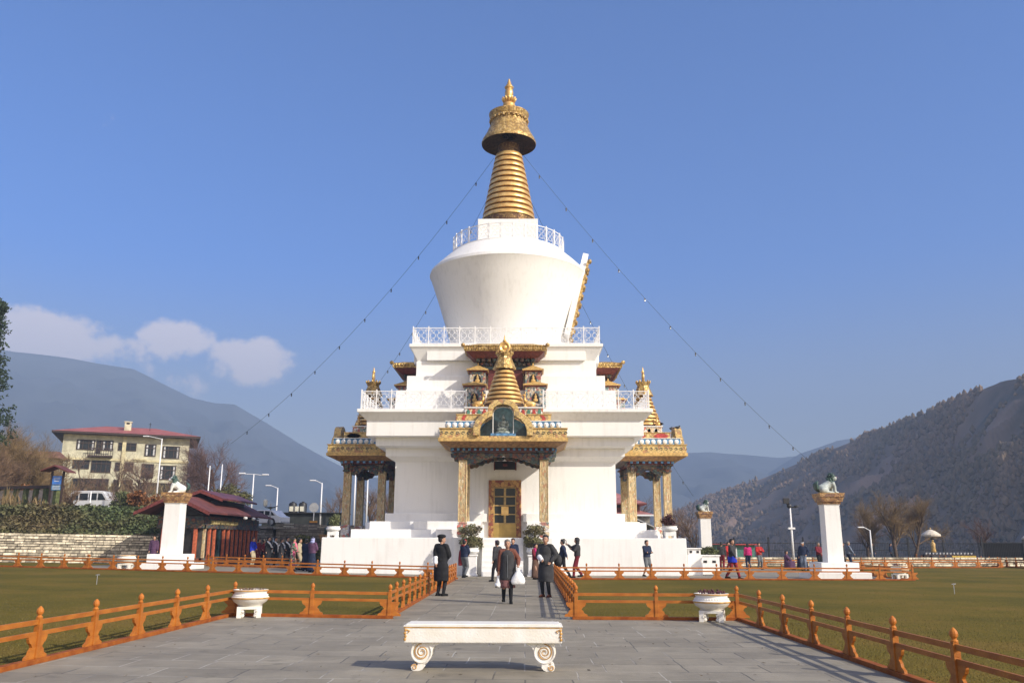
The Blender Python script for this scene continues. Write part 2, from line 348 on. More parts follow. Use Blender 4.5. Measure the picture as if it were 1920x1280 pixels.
def paving_mat(name,w_,h_,rot=0,sq=.55):
    m,nt,b=newmat(name);N=nt.nodes;L=nt.links
    tc=N.new('ShaderNodeTexCoord');mp=N.new('ShaderNodeMapping');mp.inputs['Rotation'].default_value=(0,0,rot);L.new(tc.outputs['Object'],mp.inputs[0])
    dn=N.new('ShaderNodeTexNoise');dn.inputs['Scale'].default_value=1.6;dn.inputs['Detail'].default_value=3;L.new(tc.outputs['Object'],dn.inputs[0])
    mx=N.new('ShaderNodeMix');mx.data_type='VECTOR';mx.inputs[0].default_value=.045;L.new(mp.outputs[0],mx.inputs[4]);L.new(dn.outputs[1],mx.inputs[5])
    br=N.new('ShaderNodeTexBrick');br.inputs['Scale'].default_value=1;br.inputs['Brick Width'].default_value=w_;br.inputs['Row Height'].default_value=h_
    br.inputs['Mortar Size'].default_value=.011;br.inputs['Mortar Smooth'].default_value=.35;br.inputs['Bias'].default_value=0;br.squash=sq;br.squash_frequency=3;br.offset=.37;br.offset_frequency=2
    br.inputs['Color1'].default_value=(.222,.196,.146,1);br.inputs['Color2'].default_value=(.278,.246,.184,1);br.inputs['Mortar'].default_value=(.36,.33,.27,1)
    L.new(mx.outputs[1],br.inputs[0])
    n=N.new('ShaderNodeTexNoise');n.inputs['Scale'].default_value=.75;n.inputs['Detail'].default_value=8;n.inputs['Roughness'].default_value=.7;L.new(tc.outputs['Object'],n.inputs[0])
    mr=N.new('ShaderNodeMapRange');mr.inputs[1].default_value=.3;mr.inputs[2].default_value=.68;mr.inputs[3].default_value=.70;mr.inputs[4].default_value=1.20;L.new(n.outputs[0],mr.inputs[0])
    # only some joints are pale, the rest are tight and dark
    jn=N.new('ShaderNodeTexNoise');jn.inputs['Scale'].default_value=.55;jn.inputs['Detail'].default_value=4;L.new(mp.outputs[0],jn.inputs[0])
    jr=N.new('ShaderNodeValToRGB');jr.color_ramp.elements[0].position=.46;jr.color_ramp.elements[0].color=(.11,.10,.085,1);jr.color_ramp.elements[1].position=.56;jr.color_ramp.elements[1].color=(.40,.37,.31,1)
    L.new(jn.outputs[0],jr.inputs[0]);L.new(jr.outputs[0],br.inputs['Mortar'])
    s=N.new('ShaderNodeVectorMath');s.operation='SCALE';L.new(br.outputs[0],s.inputs[0]);L.new(mr.outputs[0],s.inputs['Scale'])
    # dark blotches
    v=N.new('ShaderNodeTexNoise');v.inputs['Scale'].default_value=2.3;v.inputs['Detail'].default_value=5
    L.new(tc.outputs['Object'],v.inputs[0]);vr=N.new('ShaderNodeMapRange');vr.inputs[1].default_value=.62;vr.inputs[2].default_value=.74;vr.inputs[3].default_value=1;vr.inputs[4].default_value=.6;L.new(v.outputs[0],vr.inputs[0])
    s2=N.new('ShaderNodeVectorMath');s2.operation='SCALE';L.new(s.outputs[0],s2.inputs[0]);L.new(vr.outputs[0],s2.inputs['Scale']);L.new(s2.outputs[0],b.inputs['Base Color'])
    b.inputs['Roughness'].default_value=.72
    hh=mth2(N,L,'MULTIPLY_ADD',br.outputs['Fac'],-.7,None);n4=N.new('ShaderNodeTexNoise');n4.inputs['Scale'].default_value=9;n4.inputs['Detail'].default_value=7;L.new(tc.outputs['Object'],n4.inputs[0])
    ad=N.new('ShaderNodeMath');ad.operation='ADD';L.new(hh,ad.inputs[0]);L.new(n4.outputs[0],ad.inputs[1])
    bp=N.new('ShaderNodeBump');bp.inputs['Strength'].default_value=.45;bp.inputs['Distance'].default_value=.015;L.new(ad.outputs[0],bp.inputs['Height']);L.new(bp.outputs[0],b.inputs['Normal'])
    return m
def mth2(N,L,op,a,b,c):
    n=N.new('ShaderNodeMath');n.operation=op
    for i,v in enumerate((a,b,c)):
        if v is None: continue
        if isinstance(v,(int,float)): n.inputs[i].default_value=v
        else: L.new(v,n.inputs[i])
    if op=='MULTIPLY_ADD' and c is None: n.inputs[2].default_value=0
    return n.outputs[0]
GRASS=ground_mat()
PAVE=paving_mat('slate_paving',.95,.62);PAVE2=paving_mat('slate_path',.9,.7,PI/2)
# ================================================================ ground sheets
def gzz(x,y):
    z=gz(x)
    if y>105: z-=min(26,(y-105)*.13)*(1-.0*x)
    return z-.006
xs=[-2500,-1500,-900,-500,-300,-200,-140,-100,-75,-60,-48]+[-45+3*i for i in range(15)]+[-3,0,5,10,20,40,70,100,150,250,400,700,1200,2500]
ys=[-60,-30,-10,0,10,20,30,40,50,60,70,80,90,100,105,110,120,140,170,210,260,300,305,400,600,1000,1700,2550]
mb=MB();mb.v=[(x,y,gzz(x,y)) for y in ys for x in xs];n=len(xs)
mb.f=[(j*n+i,j*n+i+1,(j+1)*n+i+1,(j+1)*n+i) for j in range(len(ys)-1) for i in range(n-1)];mb.m=[0]*len(mb.f)
tag(mb.build('ground',GRASS),kind='structure')
def sheet(name,poly_rows,mat,dz,sub=12,skew=0):
    """poly_rows: [(x0,x1,y)...] strips following the ground"""
    mb=MB()
    rows=poly_rows
    for x0,x1,y in rows:
        for i in range(sub+1):
            x=x0+(x1-x0)*i/sub;mb.v.append((x,y+skew*max(0,-x-3),gz(x)+dz))
    for j in range(len(rows)-1):
        for i in range(sub):
            a=j*(sub+1)+i;mb.f.append((a,a+1,a+sub+2,a+sub+1));mb.m.append(0)
    return tag(mb.build(name,mat),kind='structure')
sheet('plaza_paving',[(-6.3,4.6,-12),(-6.10,4.42,10),(-6.03,4.33,18.25)],PAVE,.008,28)
sheet('path',[(-2.83,1.0,18.2),(-3.03,1.18,38.46)],PAVE2,.006,8)
sheet('courtyard_paving',[(-20.8,16.8,38.42),(-23,17,42),(-22,15,62)],PAVE2,.010,60,.18)
# ================================================================ mountains
def fbm(x,y,z,o=5,H=.9): return noise.fractal(Vector((x,y,z)),H,2.1,o)
def mountain(name,ridge,foot,kf,amp,fs,mat,nu=150,nv=46,pw=1.15):
    pts=[D(px,py,Y) for px,py,Y in ridge];mb=MB();grid=[]
    seg=len(pts)-1
    for i in range(nu+1):
        t=i/nu*seg;k=min(int(t),seg-1);f=t-k;f2=f
        p=pts[k].lerp(pts[k+1],f2)
        row=[]
        for j in range(-8,nv+1):
            v=j/nv
            if v>=0:
                s=1-(1-kf)*v;x,y=p.x*s,p.y*s
                h=(p.z-foot)*(1-v)**pw
            else:
                s=1-v*1.6;x,y=p.x*s,p.y*s;h=(p.z-foot)*(1+v*3.5)
            g=abs(fbm(x/fs,y/fs,0,5));g2=fbm(x/fs*3+7,y/fs*3,3,4)
            e=math.sin(min(1,max(0,v))*PI)**.7 if v>0 else 0
            z=foot+h-amp*g*e*1.3+amp*.22*g2*(e+.12)
            row.append((x,y,z))
        grid.append(row);mb.v+=row
    m=nv+9
    mb.f=[(i*m+j,i*m+j+1,(i+1)*m+j+1,(i+1)*m+j) for i in range(nu) for j in range(m-1)];mb.m=[0]*len(mb.f)
    o=mb.build(name,mat,smooth=True);tag(o,kind='structure');return grid
MTN=mk('forested_mountain',(.085,.095,.10),.95,.3,.012,c2=(.06,.07,.07),detail=9)
HILLM=mk('dry_hillside',(.33,.215,.145),.95,.3,.022,c2=(.055,.05,.032),detail=10,bump=.6,bscale=.3)
mountain('mountains',[(-900,600,2000),(-300,625,2050),(0,655,2080),(130,672,2100),(250,692,2100),(300,716,2100),(360,746,2100),(400,756,2120),(440,758,2120),(500,792,2150),(560,830,2150),(610,858,2160),(680,895,2180),(800,900,2200),(1000,880,2220),(1200,855,2250),(1330,846,2250),(1460,858,2250),(1550,850,2200),(1700,800,2150),(2000,760,2150),(2700,700,2100)],-26,.35,95,420,MTN,nu=240)
mountain('distant_spur',[(1380,925,1900),(1445,884,1900),(1500,850,1880),(1570,826,1860),(1640,815,1850),(1760,800,1840),(1900,860,1840)],-26,.6,30,200,MTN,nu=60,nv=20)
hg=mountain('right_hill',[(1235,975,837),(1290,950,806),(1336,929,769),(1441,893,682),(1515,860,620),(1616,820,546),(1683,796,496),(1764,762,434),(1831,735,384),(1875,716,360),(1925,707,335),(2000,690,310),(2150,650,291),(2400,640,279)],-26,.42,17,75,HILLM,nu=240,nv=80,pw=1.0)
# woodland on the hill
rnd=random.Random(5)
mb=MB();cnt=0;nu_=len(hg)-1;m_=len(hg[0])
while cnt<17000:
    i=rnd.random()*nu_;j=8+rnd.random()**1.25*(m_-26);a,b=int(i),int(j)
    if a>=nu_ or b>=m_-1: continue
    p=Vector(hg[a][b]).lerp(Vector(hg[a+1][b]),i-a);q=Vector(hg[a][b+1]).lerp(Vector(hg[a+1][b+1]),i-a);p=p.lerp(q,j-b)
    dn=fbm(p.x/42,p.y/42,1,4)
    if rnd.random()>.66+1.5*dn: continue
    cnt+=1
    s=rnd.uniform(.45,1.35)*(.75+p.length/1000);h=s*rnd.uniform(.9,1.7)
    n=6;vs=[p+Vector((0,0,h*1.5))];
    for zz,rr in ((h*.9,.75),(h*.3,1.0)):
        for k in range(n):
            t=2*PI*(k+rnd.random()*.6)/n;r=s*rr*rnd.uniform(.6,1.15);vs.append(p+Vector((r*math.cos(t),r*math.sin(t),zz+rnd.uniform(-.25,.25)*h)))
    vs.append(p+Vector((0,0,-.6)))
    fs=[(0,1+k,1+(k+1)%n) for k in range(n)]+[(1+k,1+n+k,1+n+(k+1)%n,1+(k+1)%n) for k in range(n)]+[(1+n+k,1+2*n,1+n+(k+1)%n) for k in range(n)]
    mb.add(vs,fs)
tag(mb.build('hillside_woodland',mk('hill_scrub',(.155,.115,.068),.95,.3,.010,c2=(.23,.15,.095),island=.25),recalc=False),'scrubby grey green woodland covering the slope of the right hill','woodland',kind='stuff')
# haze
mb=MB();mb.box(-2650,2650,-110,2750,-32,492)
hz,nt,b=newmat('haze_air');nt.nodes.remove(b)
pv=nt.nodes.new('ShaderNodeVolumePrincipled');pv.inputs['Color'].default_value=(.50,.68,.98,1);pv.inputs['Density'].default_value=6.0e-4;pv.inputs['Anisotropy'].default_value=.0
nt.links.new(pv.outputs[0],nt.nodes['Material Output'].inputs['Volume'])
tag(mb.build('haze',hz),'pale blue valley haze between the square and the mountains','haze',kind='stuff')
# ================================================================ the chorten
AX,AY=-1.13,51.7
ST=empty('chorten',(AX,AY,0),0,'towering white memorial stupa with gilded ringed spire and painted porches','stupa')
def sub(name,mb,mats,par=None,**k): return mb.build(name,mats,par if par is not None else ST,**k)
mb=MB()
mb.frus(0,0,0,1.78,8.93,8.91)
for a in range(4):
    s0=mb.mark();mb.box(-2.4,2.4,-9.5,-8.8,0,1.78);mb.xf(rotz(a*PI/2),s0)
plinth=sub('plinth',mb,W,bev=.03)
# steps at the front (white, between the planters)
for k in range(8):
    mb=MB();mb.box(-1.05,1.05,-9.5-.17*(8-k),-9.48,.001,1.70*(k+1)/8-.0);sub('stair',mb,W,plinth,bev=.01) if False else None
mb=MB()
for k in range(7):
    mb.box(-.98,.98,-9.5-.12*(7-k),-9.503-.12*(6-k),.0,.245*(k+1)-.02)
sub('steps',mb,W,plinth)
def tier(mb,r,z0,z1,gap=1.0,arm=0,armw=0):
    # ring of masonry with an opening in front of the door
    mb.box(-r,-gap,-r,0,z0,z1);mb.box(gap,r,-r,0,z0,z1);mb.box(-r,r,0.0,r,z0,z1)
    if arm:
        for a in range(4):
            s0=mb.mark();rr=r+arm
            if a==0: mb.box(-armw,-gap,-rr,-r+.02,z0,z1-.003);mb.box(gap,armw,-rr,-r+.02,z0,z1-.003)
            else: mb.box(-armw,armw,-rr,-r+.02,z0,z1-.003)
            mb.xf(rotz(a*PI/2),s0)
mb=MB()
tier(mb,7.73,1.78,2.19,1.3,.75,3.35);tier(mb,6.94,2.19,2.60,1.15,.65,4.6);tier(mb,6.27,2.60,3.03,.95)
sub('stepped_base',mb,W,bev=.02)
mb=MB();mb.frus(0,0,1.7,5.8,5.88,5.87);sub('body_wall',mb,W)
mb=MB();
mb.frus(0,0,5.70,5.99,5.80,6.33);mb.frus(0,0,5.99,6.41,6.335,6.34);mb.frus(0,0,6.41,6.49,6.34,6.80);mb.frus(0,0,6.49,6.92,6.805,6.81);mb.frus(0,0,6.92,6.96,6.81,7.23);mb.frus(0,0,6.96,7.76,7.245,7.25)
mb.frus(0,0,7.76,8.15,7.25,7.64);sub('cornice',mb,W,bev=.015)
mb=MB();mb.frus(0,0,8.15,8.33,7.70,7.70);sub('lower_terrace',mb,W,bev=.02)
mb=MB();mb.frus(0,0,8.33,9.60,6.0,5.97);mb.frus(0,0,9.60,10.50,5.46,5.46);mb.frus(0,0,10.50,11.42,5.02,5.02)
mb.frus(0,0,11.42,12.16,4.95,5.35)
for a in range(4):
    s0=mb.mark();mb.box(-4.42,4.42,-5.24,-4.9,11.423,12.158);mb.xf(rotz(a*PI/2),s0)
sub('upper_tiers',mb,W,bev=.02)
mb=MB();mb.frus(0,0,12.16,12.34,5.40,5.40);sub('upper_terrace',mb,W,bev=.02)
mb=MB();mb.lathe([(3.2,12.3),(3.5,13.3),(3.93,14.75),(4.35,16.1),(4.68,17.1),(4.88,17.68),(4.955,17.80),(4.90,17.98),(4.3,18.58),(3.62,19.20),(3.62,19.26),(.5,19.28)],96)
dome=sub('dome',mb,W,angle=28)
# plaque on the east side of the dome (a carved niche surround seen edge on)
b_=D(1066,640,AY)-Vector((AX,AY,0));t_=D(1103,480,AY)-Vector((AX,AY,0))
def plaque(off0,off1,w0,w1,zlo=0,zhi=1):
    mb=MB();vs=[]
    dv=(t_-b_);dvn=dv.normalized();nx=Vector((dvn.z,0,-dvn.x))
    prof=[(-w0,0),(-w0*1.02,.45),(-w0*.86,.72),(-w0*.5,.88),(-w0*.2,1.0),(w0*.2,1.0),(w0*.5,.88),(w0*.86,.72),(w0*1.02,.45),(w0,0)]
    n=len(prof)
    for off in (off0,off1):
        for y,t in prof:
            p=b_+dv*(zlo+(zhi-zlo)*t)+nx*off+Vector((.22*math.sin(t*PI/2)*0,y,0));vs.append((p.x,p.y,p.z))
    mb.add(vs,[tuple(range(n)),tuple(range(2*n-1,n-1,-1))]+[(i,i+n,(i+1)%n+n,(i+1)%n) for i in range(n)]);return mb
niche=sub('dome_niche',plaque(-.35,.0,1.75,0),W)
mb=plaque(.0,.16,1.55,0,.02,.93)
for k in range(9):
    t=.06+k*.1;p=b_+(t_-b_)*t;mb.ball((p.x+.17,-1.2+.0*k,p.z),(.14,.2,.16),8,5);mb.ball((p.x+.17,1.2,p.z),(.14,.2,.16),8,5)
sub('carved_surround',mb,GOLDB,niche,angle=40)
mb=MB();mb.box(-1.86,1.86,-1.86,1.86,19.2,21.12);sub('harmika',mb,W,bev=.02)
# spire
mb=MB();mb.lathe([(1.72,21.12),(1.72,21.58),(1.55,21.60),(1.48,21.7),(.73,26.25),(.70,26.9)],64)
spire=sub('spire',mb,mk_orn('dark_relief',[(.20,.11,.04),(.12,.06,.03),(.26,.16,.06)],9,.5,.5,.8),angle=30)
NB=12
for k in range(NB):
    za=21.64+(26.35-21.64)*k/NB;zb=21.64+(26.35-21.64)*(k+1)/NB;h=zb-za
    ra=1.70-(1.70-.82)*k/NB;rb=1.70-(1.70-.82)*(k+1)/NB
    mb=MB();mb.lathe([(ra-.16,za+.01),(ra+.02,za+.015),(ra+.03,za+.05),(rb+.05,za+h*.66),(rb+.02,za+h*.70),(rb-.12,za+h*.70)],64)
    sub('spire_ring',mb,GOLD,spire,angle=50)
# canopy and finial
mb=MB()
pr=[(.66,26.75),(1.30,26.92),(1.78,26.98),(1.80,27.10),(1.72,27.30),(1.5,27.68),(1.30,28.15),(1.18,28.45),(1.17,28.6),(1.22,28.7)]
mb.lathe(pr[2:],64,cap=False);canopy=sub('canopy',mb,GOLDB,angle=40)
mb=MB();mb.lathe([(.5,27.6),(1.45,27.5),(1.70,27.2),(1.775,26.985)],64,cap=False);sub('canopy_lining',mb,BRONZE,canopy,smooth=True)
mb=MB()
mb.lathe([(1.20,28.62),(1.28,28.68),(1.27,28.76),(1.2,28.80),(1.25,28.9),(1.32,29.08),(1.33,29.16),(1.22,29.20),(.4,29.25)],64)
for k in range(24):
    a=2*PI*k/24;mb.ball((1.22*math.cos(a),1.22*math.sin(a),28.66),(.11,.11,.13),6,4)
sub('canopy_crown',mb,GOLDB,canopy,angle=40)
mb=MB();mb.lathe([(.5,29.2),(.45,29.5),(.30,29.6),(.42,29.75),(.40,29.95),(.30,30.0),(.25,30.15),(.33,30.3),(.22,30.42),(.24,30.5),(.29,30.75),(.24,31.0),(.16,31.08),(.30,31.14),(.30,31.2),(.14,31.25),(.19,31.38),(.10,31.45),(.13,31.55),(.06,31.62),(.08,31.72),(.01,31.85)],28)
for k in range(12):
    a=2*PI*k/12;M=Matrix.Rotation(a,4,'Z')@Matrix.Translation((.40,0,30.22))@Matrix.Rotation(.5,4,'Y')
    mb.ball((0,0,0),(.07,.1,.2),6,5,M)
sub('finial',mb,GOLD,smooth=True)
# ---------------- railings
def ring(mb,c,r,w,n=12,flat='y'):
    pts=[(c[0]+r*math.cos(2*PI*i/n),c[1],c[2]+r*math.sin(2*PI*i/n)) for i in range(n+1)]
    mb.tube(pts,w,4,cap=False)
def railpanel(nb,length,h,mb,step=None):
    bw=length/nb
    for i in range(nb+1):
        x=-length/2+i*bw;mb.box(x-.028,x+.028,-.028,.028,0,h+.09)
    mb.box(-length/2,length/2,-.02,.02,h-.03,h+.01);mb.box(-length/2,length/2,-.016,.016,.06,.085)
    for i in range(nb):
        x=-length/2+(i+.5)*bw;c=h*.53;q=min(bw,h)*.19
        for dx,dz in ((q*1.15,0),(-q*1.15,0),(0,q*1.15),(0,-q*1.15)): ring(mb,(x+dx,0,c+dz),q*.85,.011,10)
        ring(mb,(x,0,c),q*2.25,.010,14)
        for sx in (-1,1):
            for sz in (-1,1):
                mb.tube([(x+sx*q*.5,0,c+sz*q*.5),(x+sx*bw*.46,0,c+sz*h*.42)],.010,4)
                ring(mb,(x+sx*bw*.37,0,c+sz*h*.34),q*.42,.010,8)
for nm,r,z,h,nb in (('lower_railing',7.52,8.33,.95,18),('upper_railing',5.22,12.34,.95,12)):
    par=None
    for a,sx in ((0,0),(PI/2,1),(-PI/2,-1)):
        mb=MB()
        if nm=='lower_railing' and a==0:   # interrupted by the porch roof
            railpanel(7,5.5,h,mb);mb.xf(Matrix.Translation((-(r-2.75),0,0)))
            m2=MB();railpanel(7,5.5,h,m2);m2.xf(Matrix.Translation(((r-2.75),-r,z)))
        else: railpanel(nb,2*r-(.12 if a else 0),h,mb)
        mb.xf(Matrix.Rotation(a,4,'Z')@Matrix.Translation((0,-r,z)))
        if par is None:
            par=sub(nm,mb,METW)
            if nm=='lower_railing': sub('railing_panel',m2,METW,par)
        else: sub('railing_panel',mb,METW,par)
mb=MB();nb=30;r=3.52
for k in range(nb):
    a=2*PI*k/nb;s0=mb.mark();railpanel(1,2*r*math.sin(PI/nb),1.0,mb);mb.xf(Matrix.Rotation(a,4,'Z')@Matrix.Translation((0,-r*math.cos(PI/nb),19.24)),s0)
sub('dome_railing',mb,METW)
# ---------------- door and window (front)
r=5.885
mb=MB()
for s in (-1,1): mb.box(s*.60 if s>0 else -.86,.86 if s>0 else -.60,-r-.16,-r+.02,1.79,4.76)
mb.box(-.86,.86,-r-.163,-r+.02,4.42,4.77)
door=sub('door_frame',mb,mk_orn('carved_door_frame',[(.42,.22,.07),(.30,.10,.04),(.50,.28,.09),(.22,.05,.03)],7,.5,0,.7),bev=.01)
mb=MB();mb.box(-.60,.60,-r-.03,-r+.015,1.8,4.42);sub('door_glass',mb,GLASS,door)
mb=MB()
for x in (-.57,-.03,.03,.57): mb.box(x-.028,x+.028,-r-.09,-r-.031,1.8,4.42)
for z in (2.53,3.0,3.45,3.92,4.38): mb.box(-.6,.6,-r-.085,-r-.033,z-.03,z+.03)
sub('door_bars',mb,mk('brass_bars',(.42,.28,.10),.5,.2,6),door)
mb=MB();mb.box(-.6,.6,-r-.10,-r-.034,1.8,2.5);sub('kick_panel',mb,mk('brass_panel',(.40,.27,.08),.4,.1,3,metal=.4),door)
mb=MB();mb.box(-.19,.19,-r-.13,-r-.092,2.95,3.4);sub('brass_plate',mb,GOLD,door,bev=.01)
mb=MB();mb.box(-.54,.54,-r-.05,-r+.02,5.33,5.98)
wd=sub('grille_window',mb,DARK)
mb=MB();mb.box(-.60,.60,-r-.10,-r-.0,5.98,6.08);mb.box(-.60,-.54,-r-.08,-r,5.3,5.98);mb.box(.54,.60,-r-.08,-r,5.3,5.98);mb.box(-.12,.12,-r-.08,-r-.051,5.5,5.62);sub('window_trim',mb,MAROON,wd)
# ---------------- porch, built facing the camera and copied to the two sides
PALEC=mk('pale_carved_edge',(.60,.46,.24),.6,.2,8)
def column(x,y,z0=1.78):
    mb=MB();m8=lambda r,z:(r,z)
    mb.box(x-.19,x+.19,y-.19,y+.19,2.5,5.55,top=.92)
    mb.cur=1
    for s in (-1,1):
        mb.box(x+s*.185-.022,x+s*.185+.022,y-.208,y-.165,2.5,5.52);mb.box(x+s*.185-.022,x+s*.185+.022,y+.165,y+.208,2.5,5.52)
    return mb
def porch():
    mb=MB()
    # eave slab: patterned band, with an opening for the niche
    E=3.1;F0=-10.2
    mb.box(-E,-1.16,F0,-6,6.52,6.95);mb.box(1.16,E,F0,-6,6.52,6.95);mb.box(-1.16,1.16,-9.3,-6,6.52,6.95);mb.box(-1.16,1.16,F0,-9.3,6.45,6.60)
    mb.cur=1
    for k in range(7):
        for s in (-1,1):
            x=s*(1.42+.27*k);q=.085
            if x*s>3.05: continue
            mb.tube([(x+q*math.cos(t*.7)*(1-t*.07),F0-.006,6.735+s*0+q*math.sin(t*.7)*(1-t*.07)) for t in range(9)],.018,4)
    for k in range(14):
        for s in (-1,1):
            y=F0+.3+.28*k;q=.085
            mb.tube([(s*(E+.006),y+q*math.cos(t*.7)*(1-t*.07),6.735+q*math.sin(t*.7)*(1-t*.07)) for t in range(9)],.018,4)
    p=mb.build('porch',[GOLDSC,mk('scroll_dark_teal',(.07,.10,.09),.5,.3,9)],ST)
    mb=MB();mb.box(-E-.06,E+.06,F0-.06,-6,6.34,6.515);mb.box(-E-.05,-1.3,F0-.05,-6,6.952,7.0);mb.box(1.3,E+.05,F0-.05,-6,6.952,7.0)
    vs=[(-2.62,-9.72,6.10),(2.62,-9.72,6.10),(2.62,-6,6.10),(-2.62,-6,6.10),(-E,F0,6.338),(E,F0,6.338),(E,-6,6.338),(-E,-6,6.338)]
    mb.cur=1;mb.add(vs,[(0,3,2,1),(4,5,6,7),(0,1,5,4),(1,2,6,5),(2,3,7,6),(3,0,4,7)]);mb.build('eave_moulding',[GOLDP,mk('brown_gold_soffit',(.32,.17,.06),.6,.25,6)],p,bev=.008)
    # band of white lotus rounds on blue
    mb=MB();mb.box(-2.83,-1.25,-9.93,-6,7.0,7.35);mb.box(1.25,2.83,-9.93,-6,7.0,7.35);mb.box(-1.25,1.25,-9.2,-6,6.95,7.35);mb.cur=1
    for k in range(5):
        x=1.5+.30*k
        for s in (-1,1):
            mb.ball((s*x,-9.94,7.175),(.125,.05,.14),10,6);mb.ball((s*x,-9.955,7.175),(.05,.06,.06),8,5)
    for k in range(10):
        y=-9.7+.33*k
        for s in (-1,1): mb.ball((s*2.84,y,7.175),(.05,.13,.14),10,6)
    mb.box(-2.86,-1.3,-9.96,-6,7.352,7.385);mb.box(1.3,2.86,-9.96,-6,7.352,7.385);mb.build('lotus_band',[BLUEP,WHITEP],p,angle=40)
    # diamond band
    mb=MB();mb.box(-2.35,-1.2,-9.45,-6,7.387,7.74);mb.box(1.2,2.35,-9.45,-6,7.387,7.74);mb.box(-1.2,1.2,-9.0,-6,7.352,7.74);mb.cur=1
    for s in (-1,1):
        cx=s*1.85
        mb.prism([(cx-s*.02,7.40),(cx+s*.14,7.40),(cx+s*.26,7.56),(cx+s*.14,7.72),(cx-s*.02,7.72),(cx+s*.10,7.56)],-9.475,-9.44)
        for y in (-8.9,-7.6):
            s0=mb.mark();mb.prism([(-.45,7.56),(-.2,7.42),(.2,7.42),(.45,7.56),(.2,7.70),(-.2,7.70)],0,.03);mb.xf(Matrix.Translation((s*2.35+(0 if s>0 else -.028),y,0))@Matrix.Rotation(PI/2,4,'Z'),s0)
    mb.cur=2;mb.box(-2.39,2.39,-9.0,-6,7.742,7.78);mb.box(-2.39,-1.1,-9.49,-9.0,7.742,7.78);mb.box(1.1,2.39,-9.49,-9.0,7.742,7.78);mb.build('diamond_band',[GOLDSC,REDP,GOLDP],p)
    # arched niche band
    mb=MB();mb.box(-1.95,-.75,-9.05,-6,7.782,8.14);mb.box(.75,1.95,-9.05,-6,7.782,8.14);mb.box(-.75,.75,-8.9,-6,7.782,8.14)
    for ci,mm in ((0,REDP),(1,GREENP)):
        mb.cur=1+ci
        for k in range(4):
            if k%2!=ci: continue
            x=.98+.27*k
            for s in (-1,1):
                pl=[(s*x-.08,7.81),(s*x+.08,7.81),(s*x+.08,7.98),(s*x+.05,8.05),(s*x,8.08),(s*x-.05,8.05),(s*x-.08,7.98)];mb.prism(pl,-9.08,-9.04)
            for y in (-8.7,-7.9,-7.1):
                s0=mb.mark();mb.prism([(-.08,7.81),(.08,7.81),(.08,7.98),(0,8.08),(-.08,7.98)],0,.03);mb.xf(Matrix.Translation((1.95,y+ci*.4,0))@Matrix.Rotation(PI/2,4,'Z'),s0)
                s0=mb.mark();mb.prism([(-.08,7.81),(.08,7.81),(.08,7.98),(0,8.08),(-.08,7.98)],0,.03);mb.xf(Matrix.Translation((-1.922,y+ci*.4,0))@Matrix.Rotation(PI/2,4,'Z'),s0)
    mb.cur=3;mb.box(-2.0,2.0,-9.1,-6,8.142,8.2);mb.build('arcade_band',[CLOUDP,REDP,GREENP,WHITEP],p)
    # trefoil niche frame
    def half(pts): return pts+[(-x,z) for x,z in reversed(pts)]
    out=[(-1.45,6.60),(-1.45,6.95),(-1.38,7.25),(-1.18,7.52),(-.92,7.70),(-.76,7.78),(-.74,7.95),(-.66,8.12),(-.50,8.27),(-.26,8.36),(-.01,8.40)]
    inn=[(-1.15,6.62),(-1.14,6.92),(-1.06,7.15),(-.88,7.36),(-.66,7.50),(-.53,7.56),(-.52,7.80),(-.46,7.95),(-.34,8.05),(-.18,8.11),(-.01,8.13)]
    A=half(out);B=half(inn);n=len(A);mb=MB();vs=[]
    for y in (-10.42,-10.0):
        vs+=[(x,y,z) for x,z in A]+[(x,y,z) for x,z in B]
    fs=[]
    for i in range(n-1):
        fs+=[(i,i+1,n+i+1,n+i),(2*n+i,3*n+i,3*n+i+1,2*n+i+1),(i,2*n+i,2*n+i+1,i+1),(n+i,n+i+1,3*n+i+1,3*n+i)]
    fs+=[(0,n,3*n,2*n),(n-1,2*n+n-1,3*n+n-1,n+n-1)]
    mb.add(vs,fs);ar=mb.build('niche_arch',GOLDSC,p,bev=.015)
    # recess: walls behind the arch, statue in a glass case
    mb=MB();mb.prism([(x,z) for x,z in half([(q*1.02,z_) for q,z_ in inn])],-9.35,-9.3);
    mb.box(-1.16,1.16,-10.0,-9.3,6.55,6.61)
    mb.build('niche_recess',TEALD,p)
    mb=MB();mb.box(-.62,.62,-10.2,-9.5,6.602,6.73);mb.build('case_base',BLUEP,p,bev=.01)
    mb=MB()
    for s in (-1,1): mb.box(s*.50-.02,s*.50+.02,-10.08,-10.03,6.73,7.7)
    mb.tube([(-.5,-10.055,7.7),(-.44,-10.055,7.9),(-.25,-10.055,8.03),(0,-10.055,8.06),(.25,-10.055,8.03),(.44,-10.055,7.9),(.5,-10.055,7.7)],.02,4)
    mb.build('case_frame',WHITEP,p)
    mb=MB();mb.lathe([(.34,6.73),(.40,6.8),(.36,6.86)],16,(0,-9.75,0));mb.ball((0,-9.78,6.97),(.34,.22,.13),12,8);mb.ball((0,-9.75,7.2),(.17,.13,.26),10,8);mb.ball((0,-9.76,7.52),(.09,.10,.12),10,8);mb.ball((0,-9.75,7.64),(.045,.045,.06),8,6)
    for s in (-1,1): mb.tube([(s*.17,-9.74,7.36),(s*.25,-9.78,7.15),(s*.14,-9.92,7.03)],[.06,.05,.04],6)
    mb.build('seated_statue',mk('grey_green_stone',(.30,.34,.30),.5,.35,9),p,smooth=True)  # statue mottled in grey green tones all over
